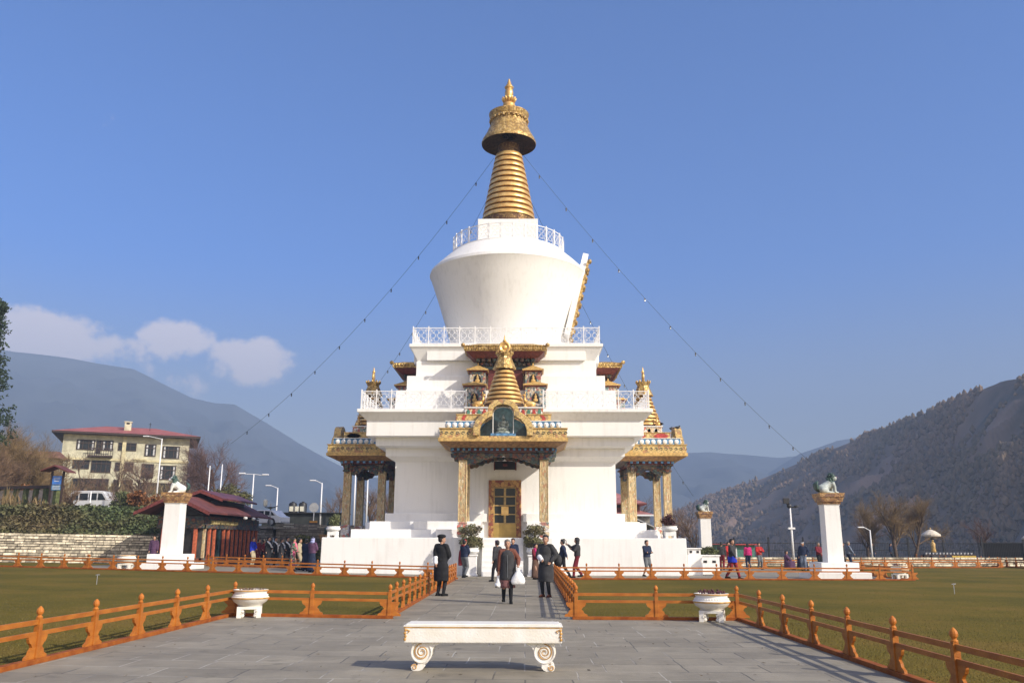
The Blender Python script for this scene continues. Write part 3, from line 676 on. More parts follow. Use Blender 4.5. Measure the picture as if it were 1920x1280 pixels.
    # deer
    for s in (-1,1):
        mb=MB();z=8.2;x=s*1.32
        mb.tube([(x+s*.28,-8.9,z+.14),(x+s*.1,-8.9,z+.18),(x-s*.12,-8.9,z+.20),(x-s*.24,-8.9,z+.24)],[.10,.145,.15,.10],10)
        mb.tube([(x-s*.20,-8.9,z+.24),(x-s*.27,-8.9,z+.42),(x-s*.27,-8.9,z+.58)],[.10,.065,.05],8)
        mb.ball((x-s*.30,-8.92,z+.63),(.095,.055,.06),8,6);mb.ball((x-s*.24,-8.96,z+.72),(.02,.02,.08),6,4);mb.ball((x-s*.24,-8.84,z+.72),(.02,.02,.08),6,4)
        for yy in (-8.98,-8.82): mb.tube([(x-s*.2,yy,z+.16),(x-s*.32,yy,z+.06),(x-s*.14,yy,z+.03)],.035,6)
        mb.tube([(x+s*.2,-8.98,z+.12),(x+s*.02,-8.98,z+.04)],.045,6)
        mb.tube([(x-s*.24,-8.87,z+.66),(x-s*.22,-8.85,z+.82)],[.015,.008],5);mb.tube([(x-s*.24,-8.93,z+.66),(x-s*.22,-8.95,z+.82)],[.015,.008],5)
        mb.build('deer_statue',GOLD,p,smooth=True)
    # little spire
    y=-8.3;mb=MB();mb.box(-.95,.95,y-.75,y+1.0,8.2,8.3);mb.lathe([(1.08,8.3),(1.06,8.38),(.90,8.40),(.32,10.25)],40,(0,y,0));mb.cur=1;n=8
    for k in range(n):
        za=8.4+1.85*k/n;h=1.85/n;ra=1.05-.62*k/n;rb=1.05-.62*(k+1)/n
        mb.lathe([(ra-.14,za+.01),(ra+.0,za+.012),(ra+.01,za+.03),(rb+.03,za+h*.68),(rb-.1,za+h*.70)],40,(0,y,0))
    mb.build('small_spire',[BRONZE,GOLD],p,angle=50)
    mb=MB();mb.lathe([(.2,10.27),(.60,10.27),(.60,10.33),(.47,10.62),(.37,10.85),(.36,10.92),(.40,11.0),(.44,11.12),(.36,11.15),(.1,11.16)],8,(0,y,0))
    for k in range(10):
        a=2*PI*k/10;mb.ball((.42*math.cos(a),y+.42*math.sin(a),11.15),(.06,.06,.1),6,4)
    mb.build('small_canopy',GOLDB,p)
    mb=MB();M=Matrix.Translation((0,y,11.46))@Matrix.Rotation(PI/2,4,'X')
    mb.lathe([(.30,-.05),(.32,0),(.30,.05),(.22,.05),(.20,.02)],24,M=M);mb.ball((0,y,11.46),(.14,.07,.14),10,6);mb.lathe([(.14,11.1),(.06,11.2)],10,(0,y,0))
    mb.lathe([(.07,11.72),(.10,11.82),(.03,11.9),(.04,11.98),(.005,12.12)],10,(0,y,0));mb.build('disc_finial',GOLD,p,smooth=True)
    # columns
    for x in (-2.0,2.0):
        for yy in (-9.2,-7.2):
            c=column(x,yy).build('column',[COLP,PALEC],p,bev=.015)
            mb=MB();mb.lathe([(.22,1.79),(.30,1.86),(.31,2.0),(.28,2.1),(.31,2.3),(.27,2.42),(.30,2.47),(.28,2.52)],4,M=Matrix.Translation((x,yy,0))@Matrix.Rotation(PI/4,4,'Z')@Matrix.Scale(1.12,4,(1,0,0))@Matrix.Scale(1.12,4,(0,1,0)));mb.build('column_base',CLOUDP,p,bev=.02)
    for x in (-2.0,2.0):
        for yy in (-9.2,-7.2):
            mb=MB();mb.box(x-.26,x+.26,yy-.26,yy+.26,5.52,5.62);mb.box(x-.21,x+.21,yy-.21,yy+.21,5.62,5.86,top=1.25);mb.box(x-.36,x+.36,yy-.36,yy+.36,5.86,5.95);mb.build('capital',DARKP,p,bev=.015)
    # scalloped brackets and lintels
    def scal(L):
        pts=[(-L,5.86),(-L,5.30)];n=6
        up=[(-L+.10,5.26),(-L+.25,5.33),(-L+.36,5.30),(-L+.5,5.42),(-L+.66,5.42),(-L+.8,5.55),(-L+.95,5.53),(-L+1.1,5.62),(-L*.35,5.60),(-L*.22,5.68),(-.12,5.66),(0,5.76)]
        up=[u for u in up if u[0]<=0];pts+=up;return pts+[(-x,z) for x,z in reversed(pts) if x!=0]
    mb=MB()
    for yy in (-9.2,-7.2): mb.prism(scal(1.80),yy-.10,yy+.10)
    for s in (-2.0,2.0):
        s0=mb.mark();mb.prism([(-.80,5.86),(-.80,5.35),(-.62,5.30),(-.5,5.42),(-.3,5.44),(-.18,5.6),(0,5.66),(.18,5.6),(.3,5.44),(.5,5.42),(.62,5.30),(.80,5.35),(.80,5.86)],-.1,.1);mb.xf(Matrix.Translation((s,-8.2,0))@Matrix.Rotation(PI/2,4,'Z'),s0)
    # outer wings beyond the columns
        for yy in (-9.2,-7.2): 
            q=1 if s>0 else -1;mb.prism([(s+q*.2,5.86),(s+q*.2,5.42),(s+q*.34,5.45),(s+q*.42,5.6),(s+q*.6,5.66),(s+q*.62,5.86)],yy-.09,yy+.09)
    mb.build('scalloped_bracket',DARKP,p,bev=.01)
    mb=MB()
    for yy in (-9.2,-7.2): mb.box(-2.55,2.55,yy-.20,yy+.20,5.95,6.10)
    for s in (-2.0,2.0): mb.box(s-.2,s+.2,-8.99,-7.41,5.95,6.099)
    mb.cur=1
    for k in range(19): mb.box(-2.5+k*.275-.06,-2.5+k*.275+.06,-9.56,-9.41,5.97,6.09)
    for k in range(7):
        for s in (-1,1): mb.box(s*2.58-.06,s*2.58+.06,-9.3+k*.35,-9.16+k*.35,5.97,6.09)
    mb.cur=2;mb.box(-2.6,2.6,-9.6,-5.9,6.085,6.102);mb.build('lintel',[MAROON,BLUEP,DARKP],p)
    # pavilion on the tiers above: canopy roof, body, two little towers each side
    mb=MB();e=2.2
    mb.add([(-e,-6.75,11.63),(e,-6.75,11.63),(e,-4.5,11.63),(-e,-4.5,11.63),(-e-.03,-6.78,11.92),(e+.03,-6.78,11.92),(e+.03,-4.5,11.92),(-e-.03,-4.5,11.92)],[(0,3,2,1),(4,5,6,7),(0,1,5,4),(1,2,6,5),(2,3,7,6),(3,0,4,7)])
    mb.add([(-e+.1,-6.7,11.921),(e-.1,-6.7,11.921),(e-.1,-4.5,11.921),(-e+.1,-4.5,11.921),(-1.5,-6.3,12.12),(1.5,-6.3,12.12),(1.5,-4.5,12.12),(-1.5,-4.5,12.12)],[(0,3,2,1),(4,5,6,7),(0,1,5,4),(1,2,6,5),(2,3,7,6),(3,0,4,7)])
    for k in range(34):
        x=-e+2*e*k/33;mb.ball((x,-6.79,11.74),(.05,.04,.06),5,4);mb.ball((x,-6.80,11.9),(.05,.04,.05),5,4)
    for s in (-1,1): mb.ball((s*(e+.08),-6.85,11.92),(.12,.12,.12),8,6)
    for k in range(12):
        for s in (-1,1): mb.ball((s*(e+.03),-6.6+k*.18,11.8),(.04,.06,.08),5,4)
    mb.cur=1;mb.add([(-1.78,-6.3,11.33),(1.78,-6.3,11.33),(1.78,-4.5,11.33),(-1.78,-4.5,11.33),(-e+.06,-6.68,11.628),(e-.06,-6.68,11.628),(e-.06,-4.5,11.628),(-e+.06,-4.5,11.628)],[(0,3,2,1),(4,5,6,7),(0,1,5,4),(1,2,6,5),(2,3,7,6),(3,0,4,7)]);mb.cur=2
    for k in range(11):
        x=-1.5+.3*k
        mb.box(x-.10,x+.10,-6.2,-5.5,11.16,11.328);mb.box(x*.85-.09,x*.85+.09,-6.0,-5.5,10.96,11.12)
    mb.box(-1.55,1.55,-5.8,-4.9,10.95,11.325)
    mb.build('pavilion_roof',[GOLDB,MAROON,DARKP],p)
    mb=MB();mb.box(-.95,.95,-5.75,-4.9,8.33,10.98);mb.cur=1;mb.box(-1.32,1.32,-5.85,-5,10.78,10.95);mb.build('pavilion_body',[MAROON,TEALD],p)
    for s in (-1,1):
        mb=MB();cx=s*1.62
        mb.box(cx-.56,cx+.56,-6.9,-5.9,8.34,9.62);cy=s*1.50;mb.box(cy-.42,cy+.42,-6.5,-5.4,9.78,10.56)
        STW=MATS.get('shrine_tower_paint') or mk_orn('shrine_tower_paint',[(.55,.5,.45),(.12,.16,.18),(.35,.12,.1),(.5,.4,.25),(.2,.3,.3)],10,.6,0,.4);mb.cur=1
        def hip(c,h,y0,y1,z0,z1):
            mb.box(c-h,c+h,y0,y1,z0,z0+.07);mb.add([(c-h+.04,y0+.04,z0+.071),(c+h-.04,y0+.04,z0+.071),(c+h-.04,y1,z0+.071),(c-h+.04,y1,z0+.071),(c,(y0+y1)/2,z1)],[(0,1,4),(1,2,4),(2,3,4),(3,0,4),(0,3,2,1)])
            mb.ball((c,(y0+y1)/2,z1),(.05,.05,.14),6,5)
        hip(cx,.66,-7.05,-5.8,9.70,10.02);hip(cy,.58,-6.7,-5.3,10.58,10.98);mb.cur=2;mb.box(cx-.6,cx+.6,-6.95,-5.85,9.622,9.70);mb.box(cy-.5,cy+.5,-6.58,-5.35,10.51,10.579);mb.cur=3
        for c,y,z,h in ((cx,-6.92,8.75,.55),(cy,-6.52,9.88,.5)):
            mb.prism([(c-.2,z),(c+.2,z),(c+.2,z+h*.6),(c+.1,z+h*.9),(c,z+h),(c-.1,z+h*.9),(c-.2,z+h*.6)],y,y+.03)
        mb.cur=1
        for c,y,z in ((cx,-6.95,8.8),(cy,-6.56,9.92)): mb.ball((c,y,z+.1),(.13,.06,.1),8,6);mb.ball((c,y,z+.26),(.07,.05,.12),8,6);mb.ball((c,y,z+.41),(.04,.04,.05),6,5)
        mb.build('shrine_tower',[STW,GOLDP,MAROON,DARK],p)
    return p
P0=porch()
for a in (PI/2,-PI/2):
    q=copy_tree(P0);q.parent=ST;q.rotation_euler=(0,0,a)
# ================================================================ wooden fences
def finial(mb,x,y,z,s=1):
    mb.lathe([(.036*s,0),(.040*s,.012),(.024*s,.025),(.028*s,.038),(.040*s,.055),(.044*s,.078),(.038*s,.105),(.020*s,.128),(.005*s,.142)],10,(x,y,z))
def bracket(mb,M):
    pl=[(-.24,.06),(-.23,.10),(-.165,.13),(-.15,.17),(-.11,.205),(-.14,.245),(-.18,.265),(-.205,.31),(-.205,.338),(.205,.338),(.205,.31),(.18,.265),(.14,.245),(.11,.205),(.15,.17),(.165,.13),(.23,.10),(.24,.06)]
    s0=mb.mark();mb.prism(pl,-.018,.018);mb.xf(M,s0)
def fence(a,b,n,label,group=None,ends=(1,1),detail=True,hh=.62,cat='fence'):
    """posts stand on a sleeper beam; two rails; carved brackets in the panel plane"""
    a=Vector(a);b=Vector(b);a.z=gz(a.x);b.z=gz(b.x)
    root=empty('wooden_fence',a,0,label,cat,group);d=b-a;Ln=d.length;an=math.atan2(d.y,d.x);sl_=math.asin(d.z/Ln)
    M=Matrix.Rotation(an,4,'Z')@Matrix.Rotation(-sl_,4,'Y')
    mb=MB();mb.box(-.08,Ln+.08,-.055,.055,.004,.068,);mb.xf(M);mb.build('base_beam',WOODB,root,bev=.006 if detail else 0)
    for z,h in ((.47,.062),(.335,.055)):
        mb=MB();mb.box(0,Ln,-.015,.015,z,z+h);mb.xf(M);mb.build('rail',WOOD,root,bev=.004 if detail else 0)
    for i in range(n+1):
        if (i==0 and not ends[0]) or (i==n and not ends[1]): continue
        x=Ln*i/n;mb=MB();w=.037
        mb.box(x-w,x+w,-w,w,.068,hh-.09);
        if detail: mb.box(x-.03,x+.03,-.03,.03,hh-.09,hh-.07);
        finial(mb,x,0,hh-.07);mb.xf(M);mb.build('post',WOOD,root,bev=.004 if detail else 0)
        mb=MB();bracket(mb,M@Matrix.Translation((x,0,0)));mb.build('bracket',WOOD,root)
    return root
fence((-6.03,18.25,0),(-2.83,18.35,0),2,'low orange wooden fence behind the stone bowl with dry stems',ends=(1,1))
fence((1.02,18.35,0),(4.30,18.25,0),2,'low orange wooden fence behind the stone bowl of dark buds')
fence((-6.05,18.2,0),(-6.12,8.26,0),7,'sunlit orange wooden fence running toward the camera beside the slate plaza',ends=(0,1))
fence((4.33,18.15,0),(4.40,7.83,0),7,'backlit brown wooden fence running toward the camera, casting shadow on slate',ends=(0,1))
fence((-2.86,18.45,0),(-3.06,38.2,0),17,'long orange wooden fence along the path beside the guard who turns his back',ends=(0,1))
fence((1.05,18.45,0),(1.2,38.2,0),17,'long orange wooden fence along the path, behind the guard who faces the visitors',ends=(0,1))
fence((-3.13,5.40,0),(-6.7,5.2,0),3,'wooden fence whose finial peeps over the bottom picture edge',ends=(1,1),hh=.60)
def runp(a,b,n,label,**k):
    return fence(a,b,n,label,**k)
fence((-3.06,38.35,0),(-20.8,41.55,0),14,'low orange wooden fence before the lion pillar near the prayer house',ends=(0,1),detail=False)
fence((1.2,38.35,0),(16.7,38.5,0),11,'low orange wooden fence before the lion pillar near the willows',ends=(0,1),detail=False)
fence((-20.9,41.6,0),(-36,44.6,0),12,'orange wooden fence under the sunlit dry stone wall',detail=False)
fence((-12.2,47.5,0),(-19.0,49.5,0),6,'orange wooden fence in front of the prayer house columns',detail=False)
fence((12.0,56.5,0),(32,60,0),12,'distant orange wooden fence before the flower wall',detail=False)
fence((35.2,80,0),(32.4,52,0),20,'distant brown wooden fence running along the dark screen',detail=False)
fence((16.7,38.6,0),(17.0,45,0),4,'short orange wooden fence closing the courtyard corner by the stone bowl',ends=(0,1),detail=False)
# ================================================================ bench with scroll legs
def spiral(mb,cx,cz,y,r0_,r1_,turns,rad,hand=1,ph=0):
    pts=[];n=int(26*turns)
    for i in range(n+1):
        t=i/n;a=ph+hand*t*turns*2*PI;r=r0_+(r1_-r0_)*t;pts.append((cx+r*math.cos(a),y,cz+r*math.sin(a)))
    mb.tube(pts,[rad*(1-.35*i/n) for i in range(n+1)],6)
bc=G(906,1256);BL=1.93
B=empty('stone_bench',(bc.x,bc.y+.05,0),0,'long cream bench with carved scroll legs and ochre trim on slate plaza','bench')
mb=MB();mb.box(-BL/2,BL/2,-.23,.23,.335,.52);mb.build('seat',TERR,B,bev=.012)
mb=MB();mb.box(-BL/2-.012,BL/2+.012,-.242,.242,.522,.538);mb.box(-BL/2+.015,BL/2-.015,-.215,.215,.538,.556,top=.99);mb.build('seat_top',TERR,B,bev=.008)
mb=MB();mb.box(-BL/2-.004,BL/2+.004,-.236,-.2301,.511,.5205)
for s in (-1,1):
    mb.box(s*BL/2-.004 if s<0 else s*BL/2-.0,s*BL/2 if s<0 else s*BL/2+.004,-.23,.23,.50,.5205)
    for k in range(4): mb.ball((s*(BL/2-.018+.006*(k%2)),-.234,.485-.036*k),(.018,.012,.018),8,5)
    mb.tube([(s*(BL/2-.035),-.236,.49),(s*(BL/2-.07),-.236,.475),(s*(BL/2-.05),-.236,.455)],.007,6)
mb.build('seat_trim',GOLDT,B)
for s in (-1,1):
    # body of the scroll leg: a volute disc, a neck and a small volute foot
    mb=MB();cx=s*(BL/2-.215);hnd=-s
    pl=[]
    out=[(.14,.335),(-.235,.335),(-.20,.315),(-.155,.29),(-.135,.25),(-.128,.20),(-.112,.15),(-.075,.105),(-.03,.085),(-.035,.05),(-.01,.02),(.04,.002),(.09,.002),(.118,.022),(.128,.055),(.110,.082),(.085,.085),(.070,.066),(.052,.062),(.042,.085),(.055,.115),(.095,.14),(.128,.175),(.142,.225),(.135,.275),(.115,.31)]
    pl=[(cx+s*x,z) for x,z in out]
    if s>0: pl=pl[::-1]
    for yy in ((-.17,-.05),(.05,.17)):
        m2=MB();m2.prism(pl,yy[0],yy[1])
        for side in (yy[0]-.004,):
            m2.cur=0;spiral(m2,cx,.225,side,.125,.118,.95,.014,hnd,PI/2)
        m2.cur=1
        spiral(m2,cx+s*.0,.225,yy[0]-.006,.098,.012,2.15,.0065,hnd,PI/2)
        spiral(m2,cx+s*.085,.05,yy[0]-.006,.036,.008,1.3,.006,-hnd,PI*.9)
        m2.cur=0;spiral(m2,cx,.225,yy[0]-.004,.072,.02,1.6,.010,hnd,PI/2+.5)
        m2.build('leg',[TERR,GOLDT],B,angle=40)
# ================================================================ stone bowls on stands
def bowl(loc,label,s=1.0,plant='sticks',rz=0,group=None,seed=1,lod=1):
    r=random.Random(seed)
    t=empty('stone_planter',loc,rz,label,'planter',group)
    mb=MB();mb.lathe([(.10*s,.205*s),(.22*s,.235*s),(.315*s,.30*s),(.365*s,.37*s),(.372*s,.395*s),(.335*s,.43*s),(.315*s,.475*s),(.318*s,.495*s),(.345*s,.515*s),(.345*s,.54*s),(.31*s,.545*s),(.29*s,.52*s),(.26*s,.50*s)],40)
    if lod:
        for k in range(40):
            a=2*PI*k/40;mb.ball((.332*s*math.cos(a),.332*s*math.sin(a),.437*s),(.02*s,.02*s,.014*s),5,4)
    mb.build('bowl',TERR,t,angle=40)
    mb=MB();mb.lathe([(.347*s,.515*s),(.353*s,.528*s),(.347*s,.541*s)],40,cap=False);mb.lathe([(.369*s,.365*s),(.378*s,.38*s),(.369*s,.395*s)],40,cap=False);mb.build('rim_trim',GOLDT,t,smooth=True)
    mb=MB();w=.235*s
    mb.box(-w,w,-w,w,.165*s,.215*s);mb.lathe([(.20*s,.21*s),(.25*s,.25*s)],24)
    for sx in (-1,1):
        for sy in (-1,1):
            x=sx*(w-.045*s);y=sy*(w-.045*s);mb.box(x-.045*s,x+.045*s,y-.045*s,y+.045*s,0,.165*s)
            mb.ball((x-sx*.06*s,y,.045*s),(.045*s,.04*s,.045*s),8,6);mb.ball((x-sx*.065*s,y,.13*s),(.035*s,.035*s,.035*s),8,6)
            if lod: spiral(mb,x-sx*.055*s,.11*s,y-.047*s,.04*s,.01*s,1.2,.008*s,sx,0)
    mb.build('stand',TERR,t,bev=.006)
    mb=MB();mb.lathe([(.01,.505*s),(.29*s,.51*s)],24,cap=False);mb.build('soil',mk('potting_soil',(.05,.035,.025),.95,.3,30) if 'potting_soil' not in MATS else MATS['potting_soil'],t)
    mb=MB()
    for k in range(46 if lod else 16):
        a=r.uniform(0,2*PI);q=.26*s*math.sqrt(r.random());x,y=q*math.cos(a),q*math.sin(a);h=r.uniform(.03,.10)*s
        mb.tube([(x,y,.50*s),(x+r.uniform(-.02,.02),y+r.uniform(-.02,.02),.50*s+h)],.005*s,4)
        if plant=='buds': mb.ball((x,y,.51*s+h),(.020*s,.020*s,.022*s),5,4)
        elif plant=='sticks' and k%2: mb.ball((x,y,.51*s+h*.5),(.02*s,.02*s,.012*s),4,3)
    mb.build('foliage',TWIG if plant=='sticks' else mk('dark_buds',(.10,.03,.04),.8,.3,9) if 'dark_buds' not in MATS else MATS['dark_buds'],t)
    return t
p=G(467,1157);bowl((p.x,p.y,p.z+.008),'cream stone bowl of dry stems on scroll stand, before the sunlit wooden fence',1.0,'sticks',.25)
p=G(1336,1165);bowl((p.x,p.y,.008),'cream stone bowl of dark buds on scroll stand, where the brown fence starts',1.0,'buds',-.3,seed=2)
p=G(217,1068);bowl((p.x,p.y+1.0,p.z),'small distant stone bowl at the fence corner under the dry stone wall',1.25,'sticks',.1,seed=3,lod=0)
p=G(1682,1084);bowl((p.x-.2,40.0,p.z),'small distant stone bowl inside the closed corner of the far fence',1.1,'buds',.1,seed=4,lod=0)
# ================================================================ pots with clipped bushes and pots on the plinth
def clumps(mb,c,R,n,r,leaf=.05,flat=.8):
    for _ in range(n):
        a=r.uniform(0,2*PI);u=r.uniform(-1,1);q=r.random()**.4
        p=Vector((math.cos(a)*math.sqrt(1-u*u),math.sin(a)*math.sqrt(1-u*u),u*flat))*R*q+Vector(c)
        d=Vector((r.gauss(0,1),r.gauss(0,1),r.gauss(0,1))).normalized();e=d.cross(Vector((r.gauss(0,1),r.gauss(0,1),r.gauss(0,1)))).normalized();l=leaf*r.uniform(.6,1.4)
        mb.add([p-e*l*.4,p+d*l,p+e*l*.4,p-d*l],[(0,1,2,3)])
def potbush(x,y,label,seed):
    r=random.Random(seed);t=empty('potted_bush',(x,y,0),0,label,'potted bush')
    mb=MB();mb.box(-.30,.30,-.30,.30,0,.92);mb.box(-.36,.36,-.36,.36,0,.09);mb.box(-.34,.34,-.34,.34,.921,1.0);mb.build('pedestal',W,t,bev=.015)
    mb=MB();mb.lathe([(.20,1.0),(.30,1.03),(.40,1.12),(.40,1.2),(.36,1.24),(.38,1.30),(.34,1.31),(.30,1.24)],28);mb.build('pot',WHITEP,t,angle=40)
    mb=MB();mb.tube([(0,0,1.2),(.03,0,1.6),(-.02,.02,2.0),(0,0,2.2)],[.035,.03,.025,.015],7)
    for k in range(14):
        a=r.uniform(0,6.3);z=r.choice((1.45,1.5,1.95,2.05));mb.tube([(0,0,z-.1),(.3*math.cos(a),.3*math.sin(a),z+.1)],[.014,.006],4)
    mb.build('stem',BARK,t)
    mb=MB();clumps(mb,(-.03,0,1.55),.50,800,r,.06,.62);clumps(mb,(.03,0,2.12),.46,650,r,.06,.66)
    for _ in range(20):
        a=r.uniform(0,6.3);z=r.choice((1.55,2.12));clumps(mb,(.44*math.cos(a),.44*math.sin(a),z+r.uniform(-.2,.25)),.15,42,r,.06)
    mb.build('foliage',mk('olive_bush_leaves',(.17,.17,.07),.7,.2,2,island=.5,c2=(.13,.10,.05)) if 'olive_bush_leaves' not in MATS else MATS['olive_bush_leaves'],t,recalc=False)
potbush(AX-1.52,41.75,'two-tiered bush in a white pot beside the steps, next to the red hatted visitor',11)
potbush(AX+1.52,41.75,'two-tiered bush in a white pot beside the steps, next to the pink scarfed visitor',12)
def urn(x,y,z,label,seed,s=1,shrub=None):
    r=random.Random(seed);t=empty('plant_urn',(x,y,z),0,label,'planter','white urns on the corners of the plinth' if False else None)
    mb=MB();mb.box(-.24*s,.24*s,-.24*s,.24*s,.10*s,.30*s);
    for sx in (-1,1):
        for sy in (-1,1): mb.box(sx*.18*s-.06*s,sx*.18*s+.06*s,sy*.18*s-.06*s,sy*.18*s+.06*s,0,.10*s)
    mb.lathe([(.2*s,.30*s),(.34*s,.36*s),(.36*s,.44*s),(.31*s,.48*s),(.34*s,.54*s),(.28*s,.54*s),(.25*s,.48*s)],24);mb.build('urn',WHITEP,t,bev=.008)
    mb=MB();mat=shrub or LEAFG
    for k in range(7):
        a=r.uniform(0,6.3);q=r.uniform(0,.24)*s;clumps(mb,(q*math.cos(a),q*math.sin(a),(.62+r.uniform(0,.35))*s),.22*s,110,r,.06*s)
    mb.build('foliage',mat,t,recalc=False)
DREDL=mk('dark_red_leaves',(.09,.03,.025),.8,.3,4,island=.4)
urn(AX-8.45,AY-8.5,1.78,'white urn with low green plant on the plinth corner nearer the queue',21,1.0)
urn(AX+8.2,AY-8.5,1.78,'white urn with dark red shrub on the plinth corner by the carved column',22,1.1,DREDL)
# low white altar blocks beside the plinth
t=tag(empty('offering_block',(AX+9.45,AY-7.6,0)),'white square offering block with small openings, against the plinth side','altar')
mb=MB();mb.box(-.36,.36,-.5,.9,0,1.0);mb.box(-.30,.30,-.45,.8,1.001,1.26);mb.box(-.36,.36,-.52,.85,1.261,1.32);mb.build('block',W,t,bev=.02)
mb=MB()
for x in (-.18,.16): mb.box(x-.06,x+.06,-.47,-.452,1.08,1.19)
mb.build('opening',DARK,t)
t=tag(empty('offering_trough',(AX+10.5,AY-6.2,0)),'low white planter box with green shrubs and small vents beside the red jackets','planter')
mb=MB();mb.box(-.48,.48,-.4,.6,0,.90);mb.box(-.53,.53,-.45,.65,.901,.97);mb.build('box',W,t,bev=.02)
mb=MB()
for x in (-.25,.2): mb.box(x-.09,x+.09,-.415,-.401,.58,.70)
mb.build('vent',DARK,t)
r=random.Random(8);mb=MB()
for k in range(12): clumps(mb,(-.45+.075*k,.05,1.12+r.uniform(-.05,.12)),.22,90,r,.07)
mb.build('foliage',LEAFG,t,recalc=False)
# ================================================================ lion pillars
BRICKG=mk_orn('pillar_capital_paint',[(.44,.25,.10),(.50,.30,.13),(.38,.20,.09),(.24,.13,.08),(.50,.32,.15)],9,.6,0,.6)
def pillar(x,y,h,label,s=1.0,z=None,base=True,sw=.39):
    z=gz(x) if z is None else z
    t=empty('lion_pillar',(x,y,z),0,label,'pillar')
    b0=.5*s
    mb=MB()
    if base:
        mb.box(-1.22*s,1.22*s,-1.22*s,1.22*s,0,.30*s);mb.box(-.84*s,.84*s,-.84*s,.84*s,.30*s,.72*s)
    else: mb.box(-.7*s,.7*s,-.7*s,.7*s,0,.3*s)
    mb.build('base',W,t,bev=.02)
    z0=.72*s if base else .3*s
    mb=MB();mb.frus(0,0,z0,h-.52*s,(sw+.015)*s,sw*s);mb.frus(0,0,h-.52*s,h-.47*s,(sw+.02)*s,(sw+.02)*s);mb.build('shaft',W,t,bev=.015)
    mb=MB();mb.frus(0,0,h-.47*s,h-.36*s,(sw+.05)*s,(sw+.06)*s);mb.frus(0,0,h-.36*s,h-.34*s,.48*s,.48*s);mb.frus(0,0,h-.34*s,h-.16*s,.47*s,.53*s);mb.frus(0,0,h-.16*s,h,.55*s,.565*s)
    mb.cur=1;mb.frus(0,0,h,h+.025*s,.575*s,.575*s);mb.build('capital',[BRICKG,GOLDT],t,bev=.01)
    return Vector((x,y,z+h+.025*s))
LIONW=mk('lion_white_paint',(.72,.74,.72),.5,.12,6,bump=.3,bscale=20)
LIONG=mk('lion_green_mane',(.045,.09,.075),.5,.3,8,bump=.5,bscale=30)
def lion(p,rz,label,s=1.0,pale=True,twist=0.0,body=None):
    """seated snow lion, facing +x before rotation"""
    mb=MB()
    T=lambda pts,rr,n=10: mb.tube([Vector(q)*s for q in pts],[a*s for a in rr],n)
    def S(c,rr): mb.ball([q*s for q in c],[q*s for q in rr],12,8)
    T([(-.30,0,.16),(-.18,0,.25),(.0,0,.36),(.14,0,.50),(.18,0,.58)],[.17,.20,.19,.18,.13])
    S((-.27,0,.20),(.21,.22,.20));S((.10,0,.42),(.20,.19,.22))
    for sy in (-1,1):
        S((-.22,sy*.17,.15),(.20,.10,.16));T([(-.16,sy*.19,.06),(-.02,sy*.20,.05),(.10,sy*.20,.04)],[.075,.06,.055]);S((.11,sy*.20,.045),(.085,.065,.045))
        T([(.17,sy*.14,.48),(.25,sy*.15,.28),(.27,sy*.15,.10),(.30,sy*.15,.05)],[.105,.08,.06,.06]);S((.34,sy*.15,.045),(.10,.075,.048))
    S((.26,0,.70),(.15,.14,.14));S((.37,0,.67),(.10,.10,.075));S((.36,0,.60),(.085,.08,.03));S((.40,0,.725),(.05,.06,.04))
    for sy in (-1,1): S((.20,sy*.13,.80),(.04,.035,.06))
    me=remesh(mb,.022*s,'lion',3)
    o=mobj('lion_statue',me,body or LIONW);o.location=p;o.rotation_euler=(0,0,rz);tag(o,label,'statue')
    mb=MB();r=random.Random(4)
    for k in range(60):
        a=r.uniform(-1.9,1.9)+PI;z=r.uniform(.45,.86);q=.13 if z<.8 else .09
        cx=.18+(.05 if z>.7 else -.02);mb.ball(((cx+q*math.cos(a)*1.15)*s,(q*1.15*math.sin(a))*s,z*s),(.055*s,.05*s,.06*s),6,5)
    for k in range(14):
        a=k/13*PI;mb.ball(((.20)*s,.155*math.cos(a)*s,(.72+.15*math.sin(a))*s),(.05*s,.05*s,.05*s),6,5)
    mb.build('mane',LIONG,o,smooth=True)
    mb=MB()
    for k in range(5):
        y=(-.08+.04*k)*s;mb.tube([(-.42*s,y*.5,.10*s),(-.54*s,y,.22*s),(-.56*s,y*1.6,.40*s),(-.50*s+.02*k*s,y*2.2,.54*s)],[.05*s,.07*s,.06*s,.01*s],7)
    mb.build('tail',LIONG,o,smooth=True)
    mb=MB();mb.ball((.40*s,0,.635*s),(.065*s,.055*s,.022*s),8,5);mb.ball((.455*s,0,.715*s),(.025*s,.04*s,.022*s),8,5);mb.build('mouth',mk('lion_pink_paint',(.55,.14,.16),.5,.2,9) if 'lion_pink_paint' not in MATS else MATS['lion_pink_paint'],o,smooth=True)
    mb=MB()
    for sy in (-1,1): mb.ball((.375*s,sy*.075*s,.745*s),(.02*s,.022*s,.022*s),8,6)
    mb.build('eye',BLACK,o,smooth=True) if False else None
    for sy in (-1,1):
        mb=MB();mb.ball((.375*s,sy*.078*s,.745*s),(.02*s,.022*s,.022*s),8,6);mb.build('eye',BLACK,o,smooth=True)
    return o
q=D(320,1069,42.3);pt=pillar(-17.72,43.6,3.70,'white pillar with ochre capital carrying the open mouthed white lion, near the prayer house',1.02)
lion(pt,PI+.25,'white snow lion with green mane facing away from the stupa, on pillar by prayer house',.98)
pt=pillar(13.96,40.3,3.77,'white pillar with ochre capital before the dry hillside and willow trees',1.0,0,sw=.35)
lion(pt,.15,'pale green snow lion facing the willows, with dark tail raised, on tall pillar',1.05,body=mk('lion_pale_green',(.40,.45,.43),.5,.2,5,bump=.3))
q=D(1322,1019,64);pt=pillar(D(1322,1000,66).x,66,3.85,'distant white pillar carrying a lion, beyond the offering blocks',1.0,0,False)
